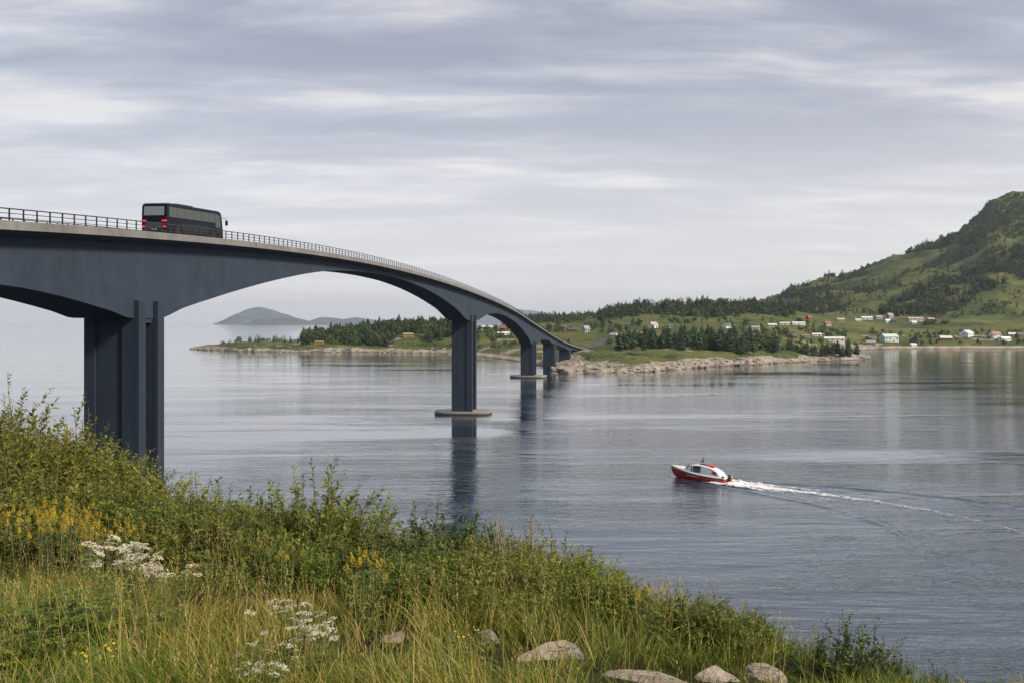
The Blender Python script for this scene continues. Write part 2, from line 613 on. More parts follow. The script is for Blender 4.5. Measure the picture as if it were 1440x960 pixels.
def terrain_grid(pxs, Ds):
    """height over the grid (len(Ds), len(pxs)) plus rock mask"""
    K = smooth_table(pxs, CKX, CKV)                        # (n,9,2)
    K = K.copy()
    wob = fbm(pxs / 9.0, pxs * 0 + 3.3, 1.0, 3) * 6
    shore_w = np.clip((pxs - 262) / 10, 0, 1)
    K[:, 0:3, 0] += (wob * shore_w)[:, None]
    Z = np.empty((len(Ds), len(pxs)))
    for i in range(len(pxs)):
        Z[:, i] = np.interp(Ds, K[i, :, 0], K[i, :, 1])
    # round the corners of the profiles
    PX, DD = np.meshgrid(pxs, Ds)
    X, Y = (PX - CX) / F * DD, DD
    # the hill
    rz = np.interp(pxs, RIDGE[:, 0], RIDGE[:, 1])
    t = np.clip((DD - 1180) / (2000 - 1180), 0, 1)
    back = np.clip((DD - 2000) / 1200, 0, 1)
    prof = (.45 * t ** 1.25 + .55 * t ** 1.9) * (1 - .75 * back ** 1.3)
    hill_w = np.clip((PX - 1000) / 130, 0, 1)
    base = np.minimum(Z, 36)
    hill = base * (1 - t) + rz[None, :] * prof * 1.0 + t * 0
    gul = fbm(X + .25 * Y, Y * .45, 150, 5, .52)
    crag = (1 - np.abs(fbm(X * 1.0 + .5 * Y, Y * .5, 90, 4))) - .6
    hill = hill + np.sin(np.clip(t, 0, 1) * math.pi) * gul * 23 * np.clip(rz / 200, .15, 1)[None, :] + t * fbm(X, Y, 34, 3) * 4.0 * (1 - back) + np.clip(t - .45, 0, 1) * crag * 46 * (1 - back)
    use = np.clip((DD - 1180) / 120, 0, 1) * np.clip((PX - 960) / 120, 0, 1)
    Z = np.where(use > 0, np.maximum(Z * (1 - .75 * t * use), hill * use + Z * (1 - use)), Z)
    # rocky point in front of the bay
    pc = np.interp(pxs, POINT[:, 0], POINT[:, 1])
    pz = np.interp(pxs, POINT[:, 0], POINT[:, 2], left=-6, right=-6)
    pd = (DD - pc[None, :] + (wob * .4)[None, :])
    pb = (pz[None, :] + 2.5) * np.exp(-np.abs(pd / 24.0) ** 3) - 2.5
    Z = np.maximum(Z, pb)
    # relief
    K1 = K[:, 1, 0][None, :]
    inl = np.clip((DD - K1) / 45, 0, 1)
    land = np.clip((Z + 1.5) / 2, 0, 1)
    soft = fbm(X, Y, 70, 4) * 2.2 * inl + fbm(X, Y, 16, 3) * .6 * inl
    rk = (1 - np.clip((Z - np.where(PX < 720, 2.0, 3.0)) / np.where(PX < 720, 1.6, 2.4), 0, 1)) * land
    beach = np.clip((PX - 1232) / 14, 0, 1) + np.clip((PX - 650) / 12, 0, 1) * np.clip((766 - PX) / 6, 0, 1)
    beach = np.clip(beach, 0, 1) * (DD > 560)
    rk = rk * (1 - beach)
    lump = np.clip(.75 + 1.1 * fbm(X, Y, 26, 3), .12, 1.6)
    rk = rk * np.clip(lump + .3, .35, 1)
    # slabby shore rocks: ridged noise, tilted like bedding
    a = X * .86 + Y * .5
    b = -X * .5 + Y * .86
    r1 = 1 - np.abs(fbm(a / 2.6, b, 9.0, 3))
    r2 = 1 - np.abs(fbm(a / 1.7, b, 3.4, 3))
    near = np.clip((1150 - DD) / 150, 0, 1)
    rock_h = (r1 - .55) * 2.4 + (r2 - .6) * 1.0
    Z = np.where((Z > .3) & (Z < 7) & (beach < .5) & (DD < 900), .3 + (Z - .3) * np.clip(.62 + .45 * lump, .5, 1.35), Z)
    Z = Z + soft * land + rk * rock_h * near * np.clip(Z / 2 + .6, .1, 1)
    rock = np.clip(rk * 1.5 + (fbm(X, Y, 22, 3) > .62) * .7 * inl * (Z < 12), 0, 1)
    return X, Y, Z, rock, beach * (1 - np.clip((Z - 1.9) / .8, 0, 1)) * land, inl


PXS = np.concatenate([np.arange(-260, 230, 30.), np.arange(230, 700, 2.0), np.arange(700, 1240, 1.6), np.arange(1240, 1470, 2.6), np.arange(1470, 1951, 12.)])
DS = np.concatenate([np.arange(440, 760, 1.3), np.arange(760, 1130, 2.4), np.arange(1130, 1500, 7.), np.arange(1500, 2150, 11.), np.arange(2150, 3301, 50.)])
TX, TY, TZ, TROCK, TSAND, TINL = terrain_grid(PXS, DS)


def ground(px, d):
    """terrain height at photo column px, distance d (bilinear)"""
    px, d = np.asarray(px, float), np.asarray(d, float)
    i = np.clip(np.searchsorted(PXS, px) - 1, 0, len(PXS) - 2)
    j = np.clip(np.searchsorted(DS, d) - 1, 0, len(DS) - 2)
    a = np.clip((px - PXS[i]) / (PXS[i + 1] - PXS[i]), 0, 1)
    b = np.clip((d - DS[j]) / (DS[j + 1] - DS[j]), 0, 1)
    return (TZ[j, i] * (1 - a) + TZ[j, i + 1] * a) * (1 - b) + (TZ[j + 1, i] * (1 - a) + TZ[j + 1, i + 1] * a) * b


def hit(px, py):
    """first terrain point on the line of sight through a photo pixel"""
    ds = np.arange(480, 2600, 1.5)
    z = ground(np.full(len(ds), px), ds)
    ray = wz(py, ds)
    ok = (z >= ray) & (z > -.2)
    k = np.argmax(ok)
    if not ok.any():
        k = int(np.argmin(np.abs(z - ray)))
    return float(ds[k]), float(z[k])


def make_terrain():
    m, nt, p, out = new_mat('hillside_ground')
    pos = wpos(nt)
    ar = N(nt, 'ShaderNodeAttribute', attribute_name='rock').outputs['Fac']
    asd = N(nt, 'ShaderNodeAttribute', attribute_name='sand').outputs['Fac']
    awt = N(nt, 'ShaderNodeAttribute', attribute_name='wet').outputs['Fac']
    n1 = noise(nt, 1 / 55, 5, .6, pos)
    n2 = noise(nt, 1 / 9, 5, .65, pos)
    n3 = noise(nt, 1 / 2.2, 4, .6, pos)
    gr = ramp(nt, mth(nt, 'ADD', mth(nt, 'MULTIPLY', n1, .6), mth(nt, 'MULTIPLY', n2, .4)),
              [(.37, (.024, .043, .013)), (.45, (.058, .080, .018)), (.52, (.116, .122, .028)), (.60, (.170, .145, .046)), (.68, (.22, .175, .075))])
    scrub = ramp(nt, n2, [(.48, 0.0), (.60, 1.0)])
    gr = mix(nt, mth(nt, 'MULTIPLY', scrub, .55), gr, (.045, .065, .022))
    rc = ramp(nt, mth(nt, 'ADD', mth(nt, 'MULTIPLY', n3, .6), mth(nt, 'MULTIPLY', n2, .4)),
              [(.35, (.045, .038, .032)), (.44, (.19, .16, .128)), (.54, (.31, .27, .22)), (.66, (.42, .375, .31))])
    rf = ramp(nt, mth(nt, 'ADD', ar, mth(nt, 'MULTIPLY', mth(nt, 'SUBTRACT', n3, .5), .9)), [(.38, 0.0), (.55, 1.0)])
    c = mix(nt, rf, gr, rc)
    c = mix(nt, asd, c, (.36, .30, .23))
    c = mix(nt, mth(nt, 'MULTIPLY', awt, .85), c, (.028, .027, .024))
    nt.links.new(c, p.inputs['Base Color'])
    p.inputs['Roughness'].default_value = .9
    p.inputs['Specular IOR Level'].default_value = .2
    hb_ = mth(nt, 'ADD', mth(nt, 'MULTIPLY', n2, 1.0), mth(nt, 'MULTIPLY', n3, .5))
    nt.links.new(bump(nt, hb_, 2.4, 1.0), p.inputs['Normal'])
    r, c_ = TX.shape
    V = np.stack([TX, TY, TZ], -1).reshape(-1, 3)
    idx = np.arange(r * c_).reshape(r, c_)
    Q = np.stack([idx[:-1, :-1], idx[:-1, 1:], idx[1:, 1:], idx[1:, :-1]], -1).reshape(-1, 4)
    zq = TZ.reshape(-1)[Q].max(1)
    Q = Q[zq > -3.0]
    wet = np.clip(1 - np.abs(TZ - .15) / .55, 0, 1) * (TZ < .8) + (TZ < .15)
    o = np_obj('terrain', V, Q, m, smooth=True,
               attrs={'rock': TROCK.ravel(), 'sand': TSAND.ravel(), 'wet': np.clip(wet, 0, 1).ravel()})
    tag(o, 'green far shore rising from pale rocks to a steep wooded hill', kind='structure')


make_terrain()


# ----------------------------------------------------------------- islands on the horizon
def island(name, d, prof, depth, label, seed):
    """prof: (photo column, photo row of the crest)"""
    prof = np.array(prof, float)
    xs = np.linspace(prof[0, 0], prof[-1, 0], 150)
    cr = np.interp(xs, prof[:, 0], prof[:, 1])
    h = np.maximum(wz(cr, d), 0)
    ts = np.linspace(-1, 1, 41)
    X = np.repeat(wx(xs, d)[None, :], 41, 0)
    Y = d + ts[:, None] * depth * np.sqrt(np.clip(h / max(h.max(), 1), .02, 1))[None, :]
    env = (1 - np.abs(ts) ** 1.5)[:, None]
    n = fbm(X + seed * 999, Y, depth * .5, 5, .55)
    Z = h[None, :] * env * (1 + .22 * n * (1 - env)) + n * .12 * h[None, :] * env * (1 - env) * 3 - 3 * (1 - env)
    idx = np.arange(X.size).reshape(X.shape)
    Q = np.stack([idx[:-1, :-1], idx[:-1, 1:], idx[1:, 1:], idx[1:, :-1]], -1).reshape(-1, 4)
    m, nt, p, out = new_mat('island_ground')
    nn = noise(nt, 1 / 140, 6, .65, wpos(nt))
    nt.links.new(ramp(nt, nn, [(.38, (.022, .034, .036)), (.55, (.048, .060, .060)), (.66, (.11, .11, .11))]), p.inputs['Base Color'])  # bluish ground tones, distance haze put into the colour
    p.inputs['Roughness'].default_value = .95
    o = np_obj(name, np.stack([X, Y, Z], -1).reshape(-1, 3), Q, m, smooth=True)
    tag(o, label, kind='structure')


island('island', 12500, [(312, 456), (325, 449), (338, 444), (350, 438), (358, 434), (366, 432), (374, 434), (384, 438), (397, 441), (410, 446), (425, 449), (434, 455.5)], 1500,
       'tall hazy blue island on the sea horizon', 1)
island('island', 9800, [(349, 457), (358, 452), (370, 447.5), (382, 446.5), (394, 449), (405, 446), (415, 447), (424, 450), (434, 456)], 700,
       'lower nearer island in front of the tall hazy one', 2)
island('island', 11500, [(436, 456), (444, 449), (452, 446), (468, 447), (484, 449), (500, 446), (515, 448.5), (535, 451), (560, 450), (590, 452), (640, 455)], 800,
       'long low hazy island behind the wooded headland', 3)
island('island', 17000, [(560, 456), (640, 447), (680, 443), (705, 438), (728, 435), (750, 437), (775, 441), (800, 444), (840, 446), (900, 449), (980, 455)], 1500,
       'faint pale mountain beyond the far end of the bridge', 4)

# ----------------------------------------------------------------- the bridge
DEV = np.array([(-200, 0), (440, 0), (485, 1.2), (520, 2.9), (555, 5.2), (610, 10.2), (680, 17.5), (760, 27)], float)


def pchip(x, X, Y):
    X, Y = np.asarray(X, float), np.asarray(Y, float)
    h = np.diff(X)
    d = np.diff(Y) / h
    m = np.zeros(len(X))
    for i in range(1, len(X) - 1):
        if d[i - 1] * d[i] > 0:
            w1, w2 = 2 * h[i] + h[i - 1], h[i] + 2 * h[i - 1]
            m[i] = (w1 + w2) / (w1 / d[i - 1] + w2 / d[i])
    m[0], m[-1] = d[0], d[-1]
    x = np.asarray(x, float)
    i = np.clip(np.searchsorted(X, x) - 1, 0, len(X) - 2)
    t = (x - X[i]) / h[i]
    return (Y[i] * (1 + 2 * t) * (1 - t) ** 2 + m[i] * h[i] * t * (1 - t) ** 2
            + Y[i + 1] * t * t * (3 - 2 * t) + m[i + 1] * h[i] * t * t * (t - 1))


def br_x(y):
    y = np.asarray(y, float)
    return -10.15 + .112 * (y - 290) - 3.12 + pchip(y, DEV[:, 0], DEV[:, 1])


_DZ = np.array([(-40, 26.2), (20, 29.85), (45, 31.4), (66.3, 32.65), (74.8, 33.17), (85.9, 33.79), (100.8, 34.57), (112.5, 35.05), (119.4, 35.3), (133.1, 35.68),
                (150.3, 35.95), (172.6, 36.12), (202.7, 36.1), (245.5, 35.4), (311.2, 33.62), (383, 30.65), (443.6, 27.1), (503.1, 22.2),
                (561.5, 16.6), (618.8, 11.7), (678.8, 8.06), (720, 6.6)])
_PF = np.polyfit((_DZ[:, 0] - 340) / 380, _DZ[:, 1], 8)


def br_z(y):
    return np.polyval(_PF, (np.asarray(y, float) - 340) / 380)


SOF = np.array([(-40, 23.6), (0, 26.0), (30, 27.4), (55, 28.75), (68.7, 28.6), (76.3, 28.0), (80.1, 27.5), (84, 26.93), (87.4, 26.35), (93.2, 26.35), (96.1, 27.06), (104.4, 28.46),
                (112.2, 29.65), (123.8, 31.22), (137.9, 32.8), (146.3, 33.5), (155.8, 33.99), (166.5, 34.31), (178.9, 34.42), (193.2, 34.26),
                (210.1, 33.6), (230.1, 32.2), (254.4, 29.75), (279.5, 26.4), (289.5, 26.4), (318.3, 28.5), (340.8, 28.9), (366.7, 28.05),
                (396.9, 25.9), (425, 22.8), (451, 18.9), (466, 15.4), (478, 15.4), (502.4, 17.2), (525.1, 16.7), (545, 14.2), (555, 13.9), (566, 12.9),
                (580, 11.9), (595, 10.4), (604, 9.2), (613, 9.0), (640, 7.9), (664, 6.3), (700, 5.4)])


def sof_z(y):
    return pchip(y, SOF[:, 0], SOF[:, 1])


def br_frame(y):
    d = (br_x(y + .5) - br_x(y - .5))
    L = np.sqrt(d * d + 1)
    return np.stack([d / L, 1 / L], -1), np.stack([1 / L, -d / L], -1)     # heading, right-hand normal


def br_pt(y, off, z):
    _, n = br_frame(np.asarray(y, float))
    return np.stack([br_x(y) + n[..., 0] * off, np.asarray(y) + n[..., 1] * off, np.asarray(z) + 0 * br_x(y)], -1)


def sweep(name, ys, prof, mats, parent, faces_mat=None, closed=True, smooth=False):
    """prof: list of (offset, z array)"""
    n = len(prof)
    P = np.stack([br_pt(ys, o, z) for o, z in prof], 1)          # (ny,n,3)
    V = P.reshape(-1, 3)
    idx = np.arange(len(V)).reshape(len(ys), n)
    cols = n if closed else n - 1
    qs, mi = [], []
    for k in range(cols):
        k2 = (k + 1) % n
        q = np.stack([idx[:-1, k], idx[1:, k], idx[1:, k2], idx[:-1, k2]], -1)
        qs.append(q)
        mi += [faces_mat[k] if faces_mat else 0] * len(q)
    fs = [np.concatenate(qs)]
    if closed:
        fs.append(np.array([idx[0, ::-1], idx[-1, :]]))
        mi += [0, 0]
    o = np_obj(name, V, fs, mats, parent, smooth=smooth, mat_idx=mi)
    bm = bmesh.new()
    bm.from_mesh(o.data)
    bmesh.ops.recalc_face_normals(bm, faces=bm.faces)
    bm.to_mesh(o.data)
    bm.free()
    return o


def concrete(name, col, streak=.3, joint=0.0, tide=False):
    m, nt, p, out = new_mat(name)
    pos = wpos(nt)
    n1 = noise(nt, .35, 5, .6, pos)
    st = noise(nt, 1, 4, .6, wpos(nt, (.9, .9, .045)))             # rain streaks
    n3 = noise(nt, 4.5, 5, .65, pos)
    f = mth(nt, 'ADD', mth(nt, 'MULTIPLY', n1, .45), mth(nt, 'ADD', mth(nt, 'MULTIPLY', st, .35), mth(nt, 'MULTIPLY', n3, .2)))
    lo = tuple(c * (1 - streak) for c in col)
    hi = tuple(c * (1 + streak * .8) for c in col)
    c = ramp(nt, f, [(.36, lo), (.5, col), (.64, hi)])
    if joint > 0:
        g = N(nt, 'ShaderNodeNewGeometry')
        sx = N(nt, 'ShaderNodeSeparateXYZ')
        nt.links.new(g.outputs['Position'], sx.inputs[0])
        fr = mth(nt, 'FRACT', mth(nt, 'DIVIDE', sx.outputs[1], joint))
        c = mix(nt, mth(nt, 'MULTIPLY', mth(nt, 'LESS_THAN', fr, .03 / joint * 2), .55 if joint < 4 else .3), c, tuple(x * .35 for x in col))
    if tide:
        g2 = N(nt, 'ShaderNodeNewGeometry')
        s2 = N(nt, 'ShaderNodeSeparateXYZ')
        nt.links.new(g2.outputs['Position'], s2.inputs[0])
        wl = mth(nt, 'ADD', s2.outputs[2], mth(nt, 'MULTIPLY', n3, .25))
        c = mix(nt, ramp(nt, wl, [(.42, 1.0), (.58, 0.0)]), c, (.035, .038, .03))
    nt.links.new(c, p.inputs['Base Color'])
    p.inputs['Roughness'].default_value = .72
    p.inputs['Specular IOR Level'].default_value = .3
    nt.links.new(bump(nt, n3, .03, .5), p.inputs['Normal'])
    return m


def make_bridge():
    M_girder = concrete('blue_grey_girder_paint', (.027, .038, .058), .30, 5.0)
    M_pier = concrete('blue_grey_pier_paint', (.021, .031, .050), .2)
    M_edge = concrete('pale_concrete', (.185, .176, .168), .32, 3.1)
    M_undershade = concrete('shade_toned_slab_concrete', (.085, .090, .100), .2)  # same slab concrete, overhang shade put into its darker colour
    M_foot = concrete('weathered_footing_concrete', (.24, .225, .20), .35, tide=True)
    M_rail = plain('dark_railing_steel', (.035, .038, .045), .45, .3)
    M_beam = plain('weathered_guard_rail_steel', (.20, .165, .145), .5, .4)
    M_asph = plain('asphalt', (.055, .055, .057), .9, var=.25, scale=.5)

    root = empty('bridge', (float(br_x(90)), 90, 0))
    tag(root, 'long blue grey girder bridge curving down to the far rocky shore on wall piers', 'bridge')
    off = root.location.copy()

    ys = np.concatenate([np.arange(-36, 87, 2.5), np.array([87.4, 93.2]), np.arange(95, 279, 2.2), np.array([279.5, 284, 289.5]), np.arange(292, 692, 2.5)])
    zd, zs = br_z(ys), sof_z(ys)
    objs = []
    # box girder
    objs.append(sweep('girder', ys, [(-2.7, zd - 1.02), (-2.7, zs), (2.7, zs), (2.7, zd - 1.02)], [M_girder], root))
    # slab with both edge beams
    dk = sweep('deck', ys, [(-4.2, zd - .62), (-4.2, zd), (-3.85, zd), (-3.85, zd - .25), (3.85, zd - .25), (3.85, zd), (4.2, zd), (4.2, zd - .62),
                            (4.06, zd - .66), (2.78, zd - 1.0), (-2.78, zd - 1.0), (-4.06, zd - .66)], [M_edge, M_undershade], root,
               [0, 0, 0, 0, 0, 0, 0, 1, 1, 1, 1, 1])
    objs.append(dk)
    objs.append(sweep('road_surface', ys, [(-3.6, zd - .246), (3.6, zd - .246)], [M_asph], root, closed=False))
    # railings: top bar, mid bar and low bar; posts of their own
    yr = np.arange(12, 690, 1.6)
    for side in (1, -1):
        bars = []
        mb = MB()
        for hgt, rad in ((.82, .045), (.50, .028), (.20, .024)):
            P = br_pt(yr, side * 4.05, br_z(yr) + hgt)
            mb.tube([tuple(p) for p in P], rad, 5)
        rail = mb.build('railing', M_rail, root, fixn=False)
        objs.append(rail)
        posts = br_pt(yr, side * 4.05, br_z(yr))
        rest = MB()
        px_ = MB().box((-.045, -.045, 0), (.045, .045, .84)).build('railing_post', M_rail, rail) if side == 1 else None
        first = True
        count = 0
        for P in posts:
            if side == 1 and P[1] > 62 and count < 100:
                o = px_ if first else link(px_.copy(), rail)
                first = False
                o.location = tuple(P)
                count += 1
            else:
                x, y, z = P
                rest.box((x - .045, y - .045, z), (x + .045, y + .045, z + .84))
        r = rest.build('railing_posts', M_rail, root, fixn=False)
        r['kind'] = 'stuff'
        objs.append(r)
    # W-beam guard rail on the far kerb
    gz = br_z(yr)
    mbg = sweep('guard_rail', yr, [(-3.62, gz + .18), (-3.66, gz + .26), (-3.60, gz + .34), (-3.66, gz + .42), (-3.62, gz + .5), (-3.70, gz + .5), (-3.70, gz + .18)],
                [M_beam], root)
    objs.append(mbg)

    # piers: two parallel walls each, their end pilasters climbing the girder's flanks
    def pier(y0, half, zb, u=2.72, ul=None, pil=.42, rise=1.55, foot=None, thick=1.35, single=False):
        zt = float(sof_z(y0)) - .01
        h, n = br_frame(np.array(float(y0)))
        c = np.array([float(br_x(y0)), y0])
        mb = MB()

        def blk(u0, u1, v0, v1, z0, z1):
            vs = []
            for z in (z0, z1):
                for uu, vv in ((u0, v0), (u1, v0), (u1, v1), (u0, v1)):
                    q = c + n * uu + h * vv
                    vs.append((q[0], q[1], z))
            mb.add(vs, [(0, 3, 2, 1), (4, 5, 6, 7), (0, 1, 5, 4), (1, 2, 6, 5), (2, 3, 7, 6), (3, 0, 4, 7)])
        walls = [(-half, -half + thick), (half - thick, half)] if not single else [(-half, half)]
        for v0, v1 in walls:
            ul_ = ul if ul else u
            blk(-ul_ + 1.0, 1.55, v0 + .22, v1 - .22, zb, zt)                       # recessed panel
            blk(-ul_, -ul_ + 1.0, v0, v1, zb, zt)
            blk(1.55, u, v0 + .04, v1 - .04, zb, zt)
            for s in (-1, 1):
                if s < 0 and ul: continue
                a, b = sorted((s * (u + .004), s * (u + pil)))
                blk(a, b, v0 + .02, v1 - .02, zb, zt + rise)
        if not single:
            blk(-(ul or u) + .3, u - .1, -half + thick + .01, half - thick - .01, zt - .42, zt + .0)   # crosshead
        o = mb.build('pier', M_pier, root)
        objs.append(o)
        if foot:
            L, Wd, z0, z1 = foot
            fb = MB()
            prof = []
            for k in range(28):
                w = 2 * math.pi * k / 28
                cx_, sx_ = math.cos(w), math.sin(w)
                e = .55
                prof.append((math.copysign(abs(cx_) ** e, cx_) * L / 2, math.copysign(abs(sx_) ** e, sx_) * Wd / 2))
            vs = []
            for z, sc in ((z0, 1.0), (z1 - .12, 1.0), (z1, .985)):
                for a, b in prof:
                    q = c + n * a * sc + h * b * sc
                    vs.append((q[0], q[1], z))
            m_ = len(prof)
            fs = [tuple(range(m_ - 1, -1, -1)), tuple(range(2 * m_, 3 * m_))]
            for r in range(2):
                for i in range(m_):
                    j = (i + 1) % m_
                    fs.append((r * m_ + i, r * m_ + j, (r + 1) * m_ + j, (r + 1) * m_ + i))
            fb.add(vs, fs)
            f = fb.build('footing', M_foot, o)
            f['bridge_child'] = 1
            del f['bridge_child']
    pier(90.25, 2.45, -3, foot=(13, 11, -3, 1.1), thick=1.32, ul=1.95)
    pier(284.5, 4.6, .5, foot=(16, 11, -3, .95), thick=1.9, ul=2.62)
    pier(472, 5.0, .5, foot=(17.2, 12.5, -3, 1.05), thick=2.0)
    pier(551, 3.6, -1.0, u=2.9, rise=.2, pil=.3, single=True)
    pier(608.5, 3.2, -1.0, u=2.9, rise=.2, pil=.3, single=True)
    pier(667, 5.5, 0, u=2.9, rise=.2, pil=.3, single=True)
    for o in objs:
        o.location = -off                                        # meshes were laid out in world coordinates
    # abutment wing at the landfall
    ab = MB()
    h, n = br_frame(np.array(690.0))
    c = br_pt(np.array(690.0), 0, 0)
    for s in (-1, 1):
        vs = []
        for z in (2, 7.3):
            for uu, vv in ((s * 3.4, -4), (s * 4.4, -4), (s * 4.4, 12), (s * 3.4, 12)):
                q = c[:2] + n * uu + h * vv
                vs.append((q[0], q[1], z if z < 5 else z - .04 * vv))
        ab.add(vs, [(0, 3, 2, 1), (4, 5, 6, 7), (0, 1, 5, 4), (1, 2, 6, 5), (2, 3, 7, 6), (3, 0, 4, 7)])
    vs = []
    for z in (2, 5.6):
        for uu, vv in ((-3.3, -1), (3.3, -1), (3.3, 1), (-3.3, 1)):
            q = c[:2] + n * uu + h * vv
            vs.append((q[0], q[1], z))
    ab.add(vs, [(0, 3, 2, 1), (4, 5, 6, 7), (0, 1, 5, 4), (1, 2, 6, 5), (2, 3, 7, 6), (3, 0, 4, 7)])
    a = ab.build('abutment', M_edge, root)
    a.location = -off
    # the road runs on over the land
    yl = np.arange(690, 800, 3.)
    z0 = float(br_z(690.)) - .25
    zz_ = np.array([max(z0 - .02 * (y - 690), float(ground(720 + 1400 * float(br_x(y)) / y, y)) + .25) for y in yl])
    zz_[0] = z0
    rd = sweep('road', yl, [(-3.6, zz_), (3.6, zz_), (4.6, zz_ - 1.2), (-4.6, zz_ - 1.2)], [M_asph], None)
    tag(rd, kind='structure')


make_bridge()

# ----------------------------------------------------------------- the coach on the bridge
def glass_mat(name, col=(.02, .025, .03), rough=.04):
    m, nt, p, out = new_mat(name)
    p.inputs['Base Color'].default_value = (*col, 1)
    p.inputs['Roughness'].default_value = rough
    p.inputs['Specular IOR Level'].default_value = .7
    nt.links.new(bump(nt, noise(nt, .7, 2, .5, opos(nt)), .02, .4), p.inputs['Normal'])
    return m


def lamp_mat(name, col, e):
    m, nt, p, out = new_mat(name)
    p.inputs['Base Color'].default_value = (*col, 1)
    p.inputs['Roughness'].default_value = .2
    p.inputs['Emission Color'].default_value = (*col, 1)
    p.inputs['Emission Strength'].default_value = e
    return m


def wheel(parent, M_tyre, M_rim, loc, r, w, side):
    t = MB()
    prof = [(r * .62, -w / 2), (r * .93, -w / 2), (r, -w * .36), (r, w * .36), (r * .93, w / 2), (r * .62, w / 2)]
    n = 24
    vs, fs = [], []
    for k in range(n):
        a = 2 * math.pi * k / n
        for rr, x in prof:
            vs.append((x, rr * math.cos(a), rr * math.sin(a)))
    m_ = len(prof)
    for k in range(n):
        k2 = (k + 1) % n
        for i in range(m_ - 1):
            fs.append((k * m_ + i, k * m_ + i + 1, k2 * m_ + i + 1, k2 * m_ + i))
    t.add(vs, fs)
    o = t.build('wheel', M_tyre, parent, smooth=False)
    o.location = loc
    rm = MB()
    rm.tube([(-w * .3 * side, 0, 0), (w * .30 * side, 0, 0), (w * .38 * side, 0, 0)], [r * .63, r * .63, r * .4], 20)
    rm.tube([(w * .2 * side, 0, 0), (w * .46 * side, 0, 0)], [r * .22, r * .18], 12)
    rm.build('rim', M_rim, o)
    return o


